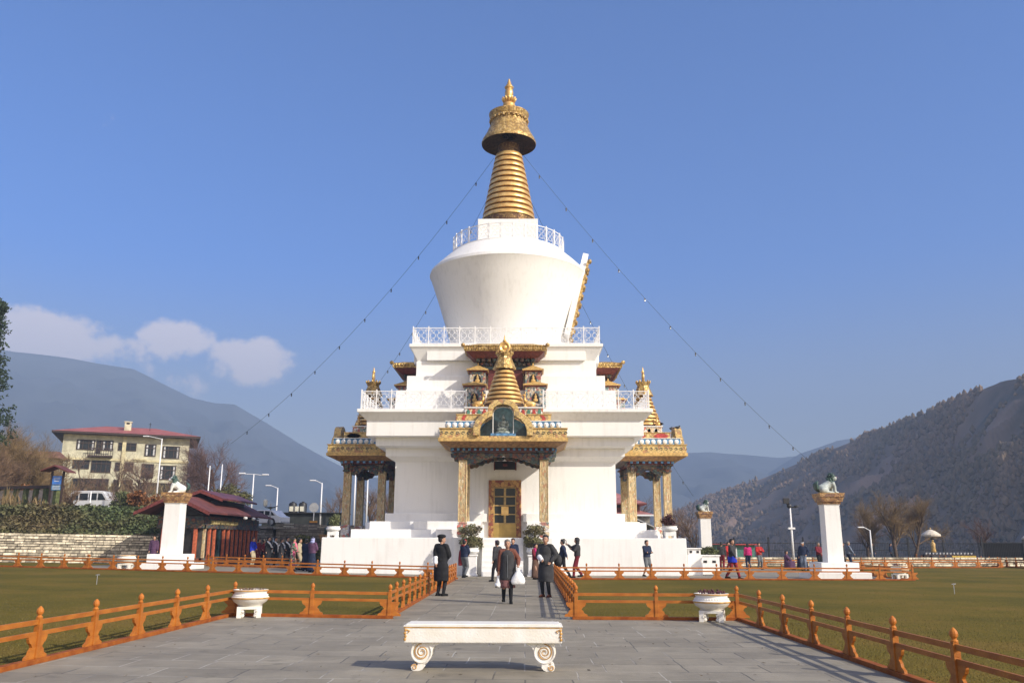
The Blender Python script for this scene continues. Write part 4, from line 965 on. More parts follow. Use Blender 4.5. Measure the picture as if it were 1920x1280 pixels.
lion(pt,.4,'distant green backed snow lion on the smaller white pillar beyond the offering blocks',1.0,body=mk('lion_green_white',(.46,.50,.48),.5,.3,3))
q=D(616,1000,62);pt=pillar(q.x,62,2.05,'short distant pillar with lion half hidden by the shaded porch',1.0,0,False)
lion(pt,PI/2,'small green lion statue seen beside the shaded porch columns, above the white urn',1.0,body=LIONG)
# ================================================================ sprinklers
for (px,py),lb in (((181,1095),'small pale sprinkler pipe standing in the lawn near the lion pillar by prayer house'),((1790,1113),'small dark sprinkler pipe standing in the wide lawn by the brown fence')):
    p=G(px,py);t=empty('sprinkler',p,0,lb,'sprinkler');mb=MB();mb.tube([(0,0,0),(0,0,.28)],.010,6);mb.build('pipe',GREY,t)
    mb=MB();mb.tube([(-.06,0,.30),(.07,0,.31)],.012,6);mb.ball((0,0,.30),.022,6,5);mb.build('nozzle',GREY,t)
# ================================================================ grass near the camera and leaf litter on the paving
r=random.Random(3);mb=MB()
for _ in range(42000):
    y=8.5+9.5*r.random() if r.random()<.6 else 18.45+12*r.random()**2.2
    if y<18.2:
        x=-6.2-r.random()**1.5*6.5 if r.random()<.45 else 4.5+r.random()**1.4*7
    else:
        x=r.uniform(-13,-3.1) if r.random()<.5 else r.uniform(1.25,13)
    h=r.uniform(.014,.034);a=r.uniform(0,6.3);w_=.004;dx,dy=math.cos(a)*w_,math.sin(a)*w_;z=gz(x)-.006
    lx,ly=r.uniform(-.015,.015),r.uniform(-.015,.015)
    mb.add([(x-dx,y-dy,z),(x+dx,y+dy,z),(x+lx,y+ly,z+h)],[(0,1,2)])
tag(mb.build('short_grass',mk('grass_blades',(.105,.095,.024),.9,.2,.3,c2=(.165,.115,.03),island=.35),recalc=False),'short yellowish winter grass on the lawns beside the slate plaza','grass',kind='stuff')
r=random.Random(14);mb=MB()
for _ in range(170):
    x=r.uniform(-5.8,4.1);y=r.uniform(9.6,17.9) if r.random()<.7 else r.uniform(18,34)
    if y>18 and not -2.6<x<.8: continue
    a=r.uniform(0,6.3);l=r.uniform(.012,.035);w_=l*r.uniform(.3,.6);z=gz(x)+.012;d=Vector((math.cos(a),math.sin(a),0));e=Vector((-d.y,d.x,0));p=Vector((x,y,z))
    mb.add([p-d*l,p-e*w_+Vector((0,0,.006)),p+d*l+Vector((0,0,r.uniform(0,.012))),p+e*w_],[(0,1,2,3)])
tag(mb.build('leaf_litter',mk('dry_leaf',(.20,.15,.09),.9,.4,30,island=.6),recalc=False),'tiny dry leaves and grit scattered over the slate paving','litter',kind='stuff')
# ================================================================ string lights
def light_string(a,b,nb,sag,label,skip=0):
    a=Vector(a);b=Vector(b);root=empty('light_string',a,0,label,'string lights');d=b-a;pts=[]
    for i in range(41):
        t=i/40;p=d*t;p.z-=sag*4*t*(1-t);pts.append(p)
    mb=MB();mb.tube(pts,.010,5);mb.build('cable',BLACK,root,smooth=True)
    for i in range(nb):
        t=(i+.6+skip)/(nb+skip+.4);p=d*t;p.z-=sag*4*t*(1-t)
        mb=MB();mb.lathe([(.035,-.02),(.045,-.08),(.045,-.14)],8,p);mb.cur=1;mb.ball((p.x,p.y,p.z-.20),(.045,.045,.065),8,6);mb.build('bulb',[BLACK,mk('bulb_glass',(.16,.16,.17),.15,.1,9) if 'bulb_glass' not in MATS else MATS['bulb_glass']],root)
top=Vector((AX,AY,25.6))
r_=D(1522,868,60);light_string(top+Vector((.95,-.4,.5)),Vector((r_.x,60,r_.z)),11,1.0,'string of bulbs sloping from the spire down toward the willow trees')
l_=D(432,832,66);light_string(top+Vector((-.95,-.4,.3)),Vector((l_.x,66,l_.z)),10,1.6,'string of bulbs sloping from the spire down toward the leafless tree')
light_string(top+Vector((-.7,.6,-.6)),D(690,745,72),9,.9,'string of bulbs passing behind the dome on the shaded side')
light_string(top+Vector((.7,.6,-.6)),D(1300,930,74),10,1.2,'thin string of bulbs passing behind the dome above the pagoda roofs')
# pigeons on the east porch
for i,(x,y,f) in enumerate(((1270,804,0),(1258,806,1),(1240,797,2),(1232,797,1.5))):
    w_=D(x,y,AY-1.6 if i<2 else AY-.6);zz=7.0 if False else w_.z
    zz={0:7.45,1:7.45,2:8.2,3:8.2}[i] if False else w_.z
    mb=MB();mb.ball((0,0,.09),(.15,.07,.075),8,6);mb.ball((.13,0,.17),(.045,.04,.05),8,6);mb.tube([(.09,0,.12),(.13,0,.17)],[.05,.04],6);mb.tube([(-.10,0,.09),(-.25,0,.06)],[.05,.02],6);mb.tube([(.17,0,.17),(.2,0,.16)],[.012,.004],4);mb.tube([(0,.02,.03),(0,.02,0)],.01,4)
    me=remesh(mb,.016,'pigeon',1);o=mobj('pigeon',me,CL['charcoal']);o.location=w_;o.rotation_euler=(0,0,f);tag(o,['pigeon perched on the outermost corner of the porch roof','pigeon crouching next to the porch roof corner','pigeon on the upper step of the porch roof by the gilded rings','pigeon closest to the gilded rings on the porch roof'][i],'pigeon')
# ================================================================ people
def ik(a,b,l1,l2,pole):
    a=Vector(a);b=Vector(b);d=b-a;L=min(d.length,(l1+l2)*.999);dn=d.normalized();x=(l1*l1-l2*l2+L*L)/(2*L);h=math.sqrt(max(0,l1*l1-x*x))
    p=Vector(pole);p=(p-dn*p.dot(dn));p.normalize();return a+dn*x+p*h,a+dn*L
def seg(mb,a,b,ra,rb,n=10,k=4):
    a=Vector(a);b=Vector(b);pts=[a.lerp(b,i/k) for i in range(k+1)];mb.tube(pts,[ra+(rb-ra)*i/k for i in range(k+1)],n)
    mb.ball(a,ra,n,6);mb.ball(b,rb,n,6)
def person(px,py,label,h=1.68,face=0,hair='black',top='black',bottom='trousers',bcol='black',arms=('down','down'),stride=0,hat=None,fine=False,loc=None,group=None,cuff=None,turn=0,beltz=None,shoe='shoe',lean=0,hairlen=0,sit=False):
    """built facing -y; root mesh is the body, clothes are its children"""
    P=G(px,py) if loc is None else Vector(loc)
    hip=.90;sh=1.395
    mb=MB();vox=.009 if fine else .016
    ly=lean
    pel=Vector((0,0,hip+.03));ch=Vector((0,-.01-ly*.5,1.25));nk=Vector((0,-ly-.0,1.44));hd=Vector((0,-ly-.02,1.585))
    if sit: dz=-.42
    else: dz=0
    up=Vector((0,0,dz))
    # legs
    legs=[]
    for s in (-1,1):
        H=Vector((s*.09,0,hip))+up
        if sit: K=Vector((s*.14,-.42,.47));A=Vector((s*.13,-.40,.09))
        else:
            A=Vector((s*.10,-s*stride*.5,.085+(.05 if (stride and s*stride<0) else 0)));K,A=ik(H,A,.42,.42,(0,-1,0))
        legs.append((H,K,A))
        seg(mb,H,K,.085,.056);seg(mb,K,K.lerp(A,.35),.054,.056);seg(mb,K.lerp(A,.35),A,.056,.036)
        seg(mb,A+Vector((0,.03,-.035)),A+Vector((s*.02,-.15,-.052)),.036,.030)
    # trunk
    mb.tube([pel+up,Vector((0,-ly*.2,1.06))+up,ch+up,Vector((0,-ly,1.37))+up],[.13,.115,.13,.10],14);mb.ball(pel+up,(.155,.11,.10),12,8);mb.ball(ch+up+Vector((0,0,.04)),(.165,.105,.14),12,8)
    seg(mb,nk+up-Vector((0,0,.04)),hd+up-Vector((0,0,.05)),.055,.052)
    # head with face relief
    tr=Matrix.Translation(hd+up)@Matrix.Rotation(turn,4,'Z')
    def hb(c,rr): s0=mb.mark();mb.ball((0,0,0),rr,14,10);mb.xf(tr@Matrix.Translation(c),s0)
    hb((0,.005,.035),(.084,.102,.096));hb((0,-.028,-.032),(.064,.068,.092));hb((0,-.045,-.085),(.03,.03,.028))
    hb((0,-.098,-.012),(.014,.02,.026))
    for s in (-1,1): hb((s*.078,.005,-.008),(.012,.02,.032));hb((s*.042,-.068,-.02),(.022,.018,.02))
    hb((0,-.085,-.058),(.026,.014,.012))
    # arms
    hands=[]
    arms_=[]
    for s,ar in zip((-1,1),arms):
        S=Vector((s*.172,-ly,sh))+up
        tgt,pole={'down':((s*.25,-.03,.80),(s*.4,.6,0)),'swingf':((s*.22,-.30,.86),(s*.4,.8,0)),'swingb':((s*.27,.26,.86),(s*.3,.8,0)),'front':((s*.03,-.23,1.03),(s,.4,-.3)),
            'cross':((-s*.08,-.20,1.15),(s,.1,-.6)),'camera':((s*.06,-.42,1.42),(s*.5,0,-1)),'behind':((s*.05,.20,.92),(s,.6,0)),'bag':((s*.30,-.14,1.03),(s*.5,.9,-.3)),'hip':((s*.20,-.10,.98),(s,.6,0)),'chest':((s*.02,-.24,1.22),(s,0,-.8)),'lap':((s*.12,-.34,1.0),(s,.3,-.3))}[ar]
        T_=Vector(tgt)+up
        E_,Wr=ik(S,T_,.27,.25,pole);arms_.append((S,E_,Wr))
        seg(mb,S,E_,.052,.040);seg(mb,E_,Wr,.038,.026)
        # hand: palm, four fingers, thumb
        d=(Wr-E_).normalized();sd=Vector((0,-1,0)).cross(d)
        if sd.length<.2: sd=Vector((1,0,0))
        sd.normalize();nr=d.cross(sd).normalized()
        pc=Wr+d*.045
        pts=[Wr,Wr+d*.04,Wr+d*.075];mb.tube(pts,[.024,.031,.028],8);
        curl=.5 if ar in('down','swingf','swingb') else .95
        for f in range(4):
            o=(f-1.5)*.0175;L_=(.060,.072,.068,.052)[f];b0=Wr+d*.075+sd*o
            if fine:
                m1=b0+(d*math.cos(curl*.5)+nr*math.sin(curl*.5))*L_*.5;m2=m1+(d*math.cos(curl*1.3)+nr*math.sin(curl*1.3))*L_*.5
                seg(mb,b0-d*.01,m1,.0095,.0088,7,2);seg(mb,m1,m2,.0088,.0075,7,2)
            else: seg(mb,b0-d*.01,b0+(d*math.cos(curl)+nr*math.sin(curl))*L_,.0115,.010,6,1)
        th=Wr+d*.03-sd*s*.024;seg(mb,th,th+(d*.7-sd*s*.6+nr*.3).normalized()*.055,.012,.009,6,2)
        hands.append((Wr,d,sd,nr))
    o=mobj('person',remesh(mb,vox,'person',2),SKIN)
    o.scale=(h/1.7,)*3;o.location=P;o.rotation_euler=(0,0,face);tag(o,label,'person',group)
    tv=.014 if fine else .022
    # upper garment
    mb=MB();g=.028
    mb.tube([Vector((0,0,.93))+up,Vector((0,-ly*.2,1.06))+up,Vector((0,-ly*.5,1.25))+up,Vector((0,-ly,1.36))+up,Vector((0,-ly,1.455))+up],[.158+g,.145+g,.16+g,.145+g,.062],16)
    s0=0
    # flatten front to back
    mb.v=[(x*1.08,(y+ly*.5)*.80-ly*.5,z) for x,y,z in mb.v]
    for s,(S,E_,Wr) in zip((-1,1),arms_):
        e=Wr.lerp(E_,.06);seg(mb,S.lerp(Vector((0,S.y,S.z+.03)),.45),S,.072,.074);wide=.010 if bottom in('gho','kira') else 0
        mid=S.lerp(E_,.5)+Vector((s*.006,.008,-.004));seg(mb,S,mid,.078,.073+wide);seg(mb,mid,E_,.078+wide,.070+wide);seg(mb,E_,E_.lerp(e,.5)+Vector((0,.004,-.006)),.070+wide,.062+wide);seg(mb,E_.lerp(e,.5),e,.062+wide,.048+wide)
    if bottom=='gho':   # knee length robe is one garment with a belt line
        seg(mb,Vector((0,-.02,1.0))+up,Vector((0,-.02,1.0))+up+Vector((0,0,.05)),.19,.17)
        n=28
        vs=[];prof=[(1.00,.175,.14),(.90,.215,.165),(.78,.23,.18),(.60,.235,.185),(.42,.225,.18),(.42,.20,.16)]
        for z,rx,ry in prof:
            for i in range(n):
                a=2*PI*i/n;w=1+.035*math.sin(a*5+z*3)*(1.1-z);yo=-(stride*.10)*(1-z) if stride else 0
                vs.append((rx*w*math.cos(a),ry*w*math.sin(a)*(1+abs(stride)*.45*(1-z)),z+dz*0+.01*math.sin(a*3)))
        m=len(prof);fs=[(k*n+i,k*n+(i+1)%n,(k+1)*n+(i+1)%n,(k+1)*n+i) for k in range(m-1) for i in range(n)]+[tuple(range(n-1,-1,-1)),tuple((m-1)*n+i for i in range(n))]
        mb.add(vs,fs)
    elif beltz is not None:
        mb.tube([Vector((0,0,beltz))+up,Vector((0,0,1.0))+up],[.18,.17],16)
    wr=random.Random(px*7+int(py))
    for _ in range(22 if fine else 0):     # soft folds
        a=wr.uniform(0,6.28);z=wr.uniform(.6 if bottom=='gho' else 1.0,1.3);rr=.155;q=Vector((rr*math.cos(a)*1.1,rr*.85*math.sin(a),z));seg(mb,q,q+Vector((wr.uniform(-.05,.05),0,-.14)),.018,.008,6,2)
    mobj('robe' if bottom=='gho' else 'jacket',remesh(mb,tv,'g',3),CL[top],o)
    # lower garment
    if bottom=='gho': lower=None
    if bottom=='trousers' or bottom=='shorts' :
        mb=MB();mb.ball(pel+up+Vector((0,0,.0)),(.175,.13,.12),14,8)
        for H,K,A in legs:
            seg(mb,H,K,.105,.078)
            if bottom=='trousers': seg(mb,K,A+Vector((0,0,.03)),.075,.062)
        mobj('trousers',remesh(mb,tv,'g',3),CL[bcol],o)
    elif bottom in('kira','stripeskirt'):
        mb=MB();n=30;z1=.08 if bottom=='kira' else .42;vs=[];ks=7
        for k in range(ks+1):
            z=1.0+(z1-1.0)*k/ks;t=k/ks;rx=.165+.045*min(1,t*2)+.01*t;ry=.13+.05*t
            if sit: z=.62+(.08-.62)*t;rx+=.06;ry+=.22
            for i in range(n):
                a=2*PI*i/n;w=1+.04*t*math.sin(a*6+1);vs.append((rx*w*math.cos(a),ry*w*math.sin(a)*(1+abs(stride)*.6*t)-(.2 if sit else 0),z))
        fs=[(k*n+i,k*n+(i+1)%n,(k+1)*n+(i+1)%n,(k+1)*n+i) for k in range(ks) for i in range(n)]+[tuple(range(n)),tuple(ks*n+i for i in range(n))]
        mb.add(vs,fs);mb.build('skirt',CL[bcol],o,smooth=True)
    if bottom in('gho','stripeskirt'):
        for H,K,A in legs:
            mb=MB();seg(mb,K+Vector((0,0,.06)),K.lerp(A,.35),.062,.064);seg(mb,K.lerp(A,.35),A,.064,.046);mobj('sock',remesh(mb,.014,'g',1),CL['black'],o)
    for H,K,A in legs:
        s=1 if A.x>0 else -1;mb=MB();seg(mb,A+Vector((0,.04,-.035)),A+Vector((0,.0,-.03)),.047,.048);seg(mb,A+Vector((0,.0,-.038)),A+Vector((s*.02,-.15,-.052)),.046,.036);s0=mb.mark();mb.box(A.x-.045,A.x+.05,A.y-.185,A.y+.08,A.z-.087,A.z-.062)
        mobj('shoe',remesh(mb,.012,'g',2),CL[shoe],o)
    # hair
    mb=MB()
    def hb2(c,rr,n=14,m=10): s0=mb.mark();mb.ball((0,0,0),rr,n,m);mb.xf(tr@Matrix.Translation(c),s0)
    hm=HAIRG if hair=='grey' else HAIR
    if hat!='hood':
        hb2((0,.022,.056),(.094,.104,.092));hb2((0,.05,.0),(.086,.073,.082));hb2((0,-.038,.106),(.072,.054,.038))
        for s in (-1,1): hb2((s*.070,.012,.03),(.018,.045,.045))
        if hairlen: hb2((0,.06,-.08),(.075,.045,.12*hairlen))
        mobj('hair',remesh(mb,.014,'g',2),hm,o)
    if hat:
        kind,c=(hat,'charcoal') if isinstance(hat,str) else hat
        mb=MB()
        if kind=='cap': hb2((0,.01,.07),(.090,.102,.065));hb2((0,-.10,.055),(.06,.06,.010))
        elif kind=='beanie': hb2((0,.015,.068),(.092,.106,.080));hb2((0,.015,.03),(.094,.108,.03))
        elif kind=='beret': hb2((0,.02,.10),(.13,.135,.055));hb2((0,.01,.065),(.098,.112,.04))
        elif kind=='shawl': hb2((0,.02,.03),(.10,.11,.12));hb2((0,.04,-.10),(.12,.10,.10))
        elif kind=='hood': hb2((0,.03,.03),(.105,.115,.13));hb2((0,.04,-.09),(.10,.09,.08))
        mobj('hat' if kind not in('hood','shawl') else kind,remesh(mb,.014,'g',2),CL[c],o)
    if fine:
        for s in (-1,1):
            mb=MB();s0=mb.mark();mb.ball((0,0,0),(.012,.007,.006),8,6);mb.xf(tr@Matrix.Translation((s*.031,-.085,.008)),s0);mb.build('eye',BLACK,o,smooth=True)
        mb=MB();s0=mb.mark();mb.ball((0,0,0),(.022,.006,.005),8,6);mb.xf(tr@Matrix.Translation((0,-.0985,-.058)),s0);mb.build('mouth',mk('lips',(.25,.07,.06),.5,.1,9) if 'lips' not in MATS else MATS['lips'],o,smooth=True)
        for s in (-1,1):
            mb=MB();s0=mb.mark();mb.ball((0,0,0),(.018,.006,.0045),8,5);mb.xf(tr@Matrix.Translation((s*.032,-.088,.03)),s0);mb.build('eyebrow',HAIR if hair!='grey' else HAIRG,o,smooth=True)
    if cuff:
        for s,(S,E_,Wr) in zip((-1,1),arms_):
            if s not in cuff: continue
            mb=MB();a=Wr.lerp(E_,.02);b=Wr.lerp(E_,.62);seg(mb,a,b,.062,.080,12,4)
            me=remesh(mb,.014,'g',1);mobj('cuff',me,CL['white'],o)
    o['_a']=0;del o['_a']
    return o,arms_,hands,up
def attach(o,nm,mb,mat,vox=0,**k):
    if vox: return mobj(nm,remesh(mb,vox,'g',1),mat,o)
    return mb.build(nm,mat,o,**k)
# guards in black robes
g1,A1,H1,_=person(826,1117,'guard in black robe and beret with white cuff, turning his back by the path fence',1.74,PI-.55,'black','black','gho','black',('front','behind'),0,('beret','black'),True,cuff=(-1,1),turn=-.75)
g2,A2,H2,_=person(1024,1119,'smiling guard in charcoal robe with white cuff, facing visitors beside the shaded fence',1.74,-.45,'black','charcoal','gho','black',('front','hip'),0,None,True,cuff=(-1,),turn=.2,shoe='brownshoe')
mb=MB();mb.ball((.30,.16,1.02),(.13,.09,.17),12,8);mb.tube([(.22,.1,1.16),(.14,.02,1.42),(-.02,-.12,1.40)],.016,6);attach(g2,'shoulder_bag',mb,CL['charcoal'],smooth=True)
# walking elder
m1,A3,H3,_=person(951,1131,'elder in dark vest, red sleeves and striped skirt walking with plastic bags',1.60,.02,'grey','check','stripeskirt','stripe',('down','bag'),.22,None,True,lean=.05,shoe='shoe')
mb=MB();mb.tube([(0,-.02,.64),(0,-.03,.80),(0,-.03,.95),(0,-.04,1.10),(0,-.05,1.28),(0,-.055,1.38),(0,-.05,1.44)],[.21,.20,.19,.182,.188,.160,.066],20);mb.v=[(x*1.05,(y+.03)*.82-.03,z) for x,y,z in mb.v]
attach(m1,'vest',mb,CL['charcoal'],.016)
mb=MB();mb.tube([(0,-.20,.70),(0,-.198,.85),(0,-.195,1.1),(0,-.198,1.3)],.008,6);attach(m1,'zip',mb,CL['grey'])
def plastic_bag(owner,hand,mx,label,w=.19,hh=.40):
    mb=MB();n=18;prof=[(0,.02,.012),(-.06,.03,.02),(-.14,.09*w/.19,.06),(-.24,.78*w,.085),(-.34,.98*w,.10),(-hh,.95*w,.095),(-hh-.03,.7*w,.07)]
    vs=[];r=random.Random(9)
    for z,rx,ry in prof:
        for i in range(n):
            a=2*PI*i/n;f=1+.10*math.sin(a*4+z*20)*.8+r.uniform(-.03,.03);vs.append((rx*f*math.cos(a),ry*f*math.sin(a),z+r.uniform(-.005,.005)))
    fs=[(k*n+i,k*n+(i+1)%n,(k+1)*n+(i+1)%n,(k+1)*n+i) for k in range(len(prof)-1) for i in range(n)]+[tuple(range(n)),tuple((len(prof)-1)*n+i for i in range(n))]
    mb.add(vs,fs)
    o=mb.build('plastic_bag',mk('white_plastic_film',(.82,.82,.80),.35,.05,9,bump=.5,bscale=22) if 'white_plastic_film' not in MATS else MATS['white_plastic_film'],smooth=True)
    sc=owner.scale[0];a=owner.rotation_euler[2];q=Matrix.Rotation(a,3,'Z')@(Vector(hand)*sc);o.location=owner.location+q;tag(o,label,'bag')
    for s in (-1,1):
        m=MB();m.tube([(s*.03,0,-.10),(s*.035,0,-.03),(0,0,.03)],.008,5);m.build('bag_handle',MATS['white_plastic_film'],o)
    return o
Wr,d,sd,nr=H3[1];plastic_bag(m1,Wr+d*.10,0,'large white plastic bag hanging from the hand of the walking elder')
Wr,d,sd,nr=H3[0];plastic_bag(m1,Wr+d*.10,0,'small white plastic bag in the lowered hand of the walking elder',.09,.22)
# others near the steps
o,*_=person(870,1083,'visitor in red woollen hat and maroon shawl by the potted bush',1.66,PI-.6,'black','navy','trousers','grey',('front','front'),.12,('beanie','red'),shoe='shoe')
mb=MB();mb.tube([(.17,-.05,1.42),(.24,-.04,1.15),(.24,-.02,.85),(.23,0,.55)],[.05,.09,.11,.10],8);mb.tube([(-.05,.10,1.45),(.12,.05,1.46),(.17,-.05,1.42)],[.05,.05,.05],8);attach(o,'shawl',mb,CL['darkred'],.02)
mb=MB();mb.tube([(.10,-.12,1.40),(.17,-.14,1.1),(.15,-.13,.8)],[.03,.035,.03],8);attach(o,'scarf',mb,CL['pink'],.02)
person(932,1090,'stooping visitor in grey jacket and purple woollen cap behind the elder',1.62,PI+.9,'black','charcoal','trousers','black',('bag','down'),.35,('beanie','purple'))
person(962,1082,'dark haired visitor in navy coat directly behind the elder by the steps',1.72,-.2,'black','navy','trousers','black',('down','down'),.1,loc=(G(962,1082).x,40.2,0))
o,*_=person(1004,1086,'woman in brown skirt and pink scarf beside the guard facing the visitors',1.5,.9,'black','maroon','kira','brown',('front','front'),0,hairlen=1)
mb=MB();mb.tube([(-.10,-.05,1.46),(-.13,-.14,1.3),(-.12,-.16,1.08)],[.05,.055,.05],8);mb.tube([(.10,-.02,1.46),(-.02,.07,1.47),(-.10,-.05,1.46)],[.05,.05,.05],8);attach(o,'scarf',mb,CL['magenta'],.02)
person(1056,1083,'man in navy suit striding past the plinth toward the steps',1.68,-PI/2-.2,'black','navy','trousers','black',('swingf','swingb'),.55)
o,A_,H_,_=person(1083,1083,'photographer in grey hooded jacket aiming a stabilised camera',1.76,-PI/2,'black','charcoal','trousers','maroon',('camera','chest'),.35,('hood','charcoal'))
Wr,d,sd,nr=H_[0]
t=empty('camera_gimbal',o.location+Matrix.Rotation(o.rotation_euler[2],3,'Z')@(Vector((Wr+d*.09))*o.scale[0]),-PI/2,'small black camera on a hand grip held by the hooded photographer','camera')
mb=MB();mb.tube([(0,0,-.10),(0,0,.12),(0,-.05,.16)],.016,8);mb.build('grip',BLACK,t)
mb=MB();mb.box(-.06,.06,-.14,-.06,.12,.21);mb.build('camera_body',BLACK,t,bev=.006)
mb=MB();mb.tube([(0,-.14,.165),(0,-.22,.165)],.032,12);mb.build('lens',BLACK,t)
person(1214,1082,'man in navy top and pale shorts walking along the plinth with folded arms',1.66,.5,'black','navy','shorts','grey',('cross','cross'),.3)
# group in front of the offering blocks
Pp=lambda px,Y:(D(px,1000,Y).x,Y,0)
person(1352,1,'visitor with dark backpack and maroon trousers beside the low planter box',1.62,PI-.3,'black','charcoal','trousers','maroon',('down','down'),.15,loc=Pp(1351,52))
person(1363,1,'visitor in bright red jacket partly hidden by the tall man',1.62,.5,'black','red','trousers','darkred',('front','front'),.1,loc=Pp(1364,53))
o,*_=person(1375,1086,'tall man in dark jacket walking with a blue cloth at his hips',1.72,.9,'black','charcoal','trousers','darkred',('swingf','down'),.5)
mb=MB();mb.tube([(0,0,.98),(0,0,.72)],[.19,.205],16);attach(o,'waist_cloth',mb,CL['blue'],.02)
person(1399,1,'woman in navy and magenta jacket walking away near the gate',1.55,PI,'black','magenta','trousers','navy',('down','down'),.1,loc=Pp(1400,54),hairlen=1)
person(1421,1,'visitor in red jacket looking at a phone near the gate',1.58,.2,'black','red','trousers','grey',('front','chest'),.1,loc=Pp(1421,54))
person(1472,1,'seated woman in dark purple dress by the lamp post foot',1.5,1.2,'black','purple','kira','purple',('lap','lap'),0,loc=(Pp(1471,53)),sit=True,hairlen=1)
person(1495,1,'crouched dark figure leaning beside the white capped man',1.45,1.5,'black','navy','kira','navy',('lap','lap'),0,loc=Pp(1495,53),sit=True,hairlen=1)
person(1505,1,'man in white cap and navy jacket with grey trousers, strolling',1.64,-.4,'black','navy','trousers','jeans',('down','hip'),.25,('cap','white'),loc=Pp(1503,50.5))
person(1532,1,'visitor in maroon jacket standing before the big lion pillar',1.6,.4,'grey','maroon','trousers','black',('front','front'),0,loc=Pp(1532,55))
person(1540,1,'companion in red sweater tucked against the lion pillar edge',1.5,.4,'black','darkred','trousers','black',('down','down'),0,loc=Pp(1541,55.5))
person(1578,1,'dark coated walker closest behind the lion pillar shaft',1.62,PI/2,'black','charcoal','trousers','black',('down','down'),.3,loc=Pp(1577,57))
person(1588,1,'walker in slate blue jacket beyond the lion pillar',1.68,PI/2,'grey','jeans','trousers','navy',('swingf','down'),.3,loc=Pp(1588,56))
person(1632,1,'two-tone dark figure by the far fence under the willow',1.6,0,'black','black','trousers','navy',('down','down'),0,loc=Pp(1633,78))
person(1668,1,'lone dark figure leaning by the willow trunk',1.6,1,'black','navy','trousers','black',('down','down'),.2,loc=Pp(1667,80))
# queue beside the prayer house
q=[(476,50,'blue','trousers','beige','worshipper in bright blue jacket at the prayer house corner',0),(487,51,'maroon','kira','maroon','worshipper in maroon jacket next to the blue jacket',0),(496,52,'maroon','kira','black','stooped worshipper in dark maroon dress and pale hat',('beanie','beige')),
(505,50,'black','gho','black','first of the dark robed men with white sashes, near the maroon dresses',0),(517,50.3,'black','gho','black','second robed man with a white sash in the queue',0),(529,50,'charcoal','gho','black','third robed man with a white sash, slightly shorter',0),(540,50.4,'black','gho','black','fourth robed man with a white sash, beside the leafy bush',0)]
for i,(px,Y,top_,bt,bc_,lb,ht) in enumerate(q):
    o,*_=person(px,i,lb,(1.6,1.55,1.5,1.66,1.64,1.58,1.66)[i],PI/2+.3*((i%3)-1),'black',top_,bt,bc_,('down','front'),0,ht or None,loc=(D(px,1000,Y).x,Y,gz(D(px,1000,Y).x)))
    if i>=3:
        mb=MB();s0=mb.mark();mb.tube([(-.20,-.06,1.44),(-.10,-.19,1.28),(.12,-.20,1.05),(.22,-.12,.80)],[.045,.05,.06,.07],8);mb.tube([(-.20,-.06,1.44),(-.05,.17,1.25),(.16,.17,1.0),(.23,.05,.80)],[.045,.05,.06,.06],8);attach(o,'sash',mb,CL['white'],.022)
o,*_=person(552,1074,'woman in pink scarf and long green flowered skirt by the far fence',1.62,PI/2+.3,'black','floral','kira','floral',('front','front'),.1,hairlen=1,loc=(D(552,1074,44).x,43.5,gz(-11)))
mb=MB();mb.tube([(0,-.02,1.50),(-.02,-.10,1.38),(-.12,-.17,1.2),(-.14,-.18,1.0)],[.08,.09,.06,.05],8);attach(o,'scarf',mb,CL['pink'],.022)
person(563,1,'visitor in beige coat just behind the flowered skirt',1.6,PI/2,'black','beige','trousers','beige',('down','down'),.1,loc=(D(563,1000,45.5).x,45.5,gz(-11)))
person(577,1,'woman in plain navy robe between beige coat and lavender shawl',1.58,PI,'black','navy','kira','navy',('front','front'),0,loc=(D(576,1000,44.5).x,44.5,gz(-11)))
o,*_=person(592,1,'woman in lavender head shawl and purple dress against the plinth edge',1.66,PI-.4,'black','purple','kira','navy',('front','front'),0,('shawl','lavender'),loc=(D(591,1000,43).x,42.6,gz(-10)))
person(291,1,'figure in dark violet coat in the shade behind the lion pillar',1.6,0,'black','purple','kira','purple',('down','down'),0,loc=(D(291,1000,47.6).x,47.6,gz(-20)))
# ================================================================ raised ground, walls
WL=[(-60,41.5),(-21.5,51.2),(-17.8,61.5),(-8,63),(3,66)]
def yw(x):
    for (x0,y0),(x1,y1) in zip(WL,WL[1:]):
        if x<=x1: return y0+(y1-y0)*(x-x0)/(x1-x0)
    return WL[-1][1]
def sm(t): t=max(0,min(1,t));return t*t*(3-2*t)
def zl(x,y):
    d=y-yw(x);l=sm((-x/max(y,1)-.33)/.085)
    zt=2.45+(1.92-2.45)*l;zz=zt+l*1.7*sm(d/6)+(1-l)*.3*sm(d/8)
    zz+=l*.35*sm((d-8)/25)
    s=sm((-x/max(y,1)-.26)/.08);zz+=s*max(0,y-86)*.165*sm((y-86)/20)
    if y>150: zz+=s*(y-150)*.04
    return zz
mb=MB();xs_=[-70+1.6*i for i in range(46)];vv=[0,.5,1,1.5,2,3,4,5,6,8,10,13,17,22,28,35,42,50,60,75,95,130,180]
for v in vv:
    for x in xs_:
        y=yw(x)+.15+v;mb.v.append((x*(1+v/130),y,zl(x*(1+v/130) if False else x,y)+noise.noise(Vector((x*.3,y*.3,0)))*.08*min(1,v/3)))
n=len(xs_);mb.f=[(j*n+i,j*n+i+1,(j+1)*n+i+1,(j+1)*n+i) for j in range(len(vv)-1) for i in range(n-1)];mb.m=[0]*len(mb.f)
tag(mb.build('hillside',mk('dry_brown_slope',(.17,.12,.06),.95,.3,.5,c2=(.075,.07,.03),detail=9,bump=.8,bscale=4),smooth=True),kind='structure')
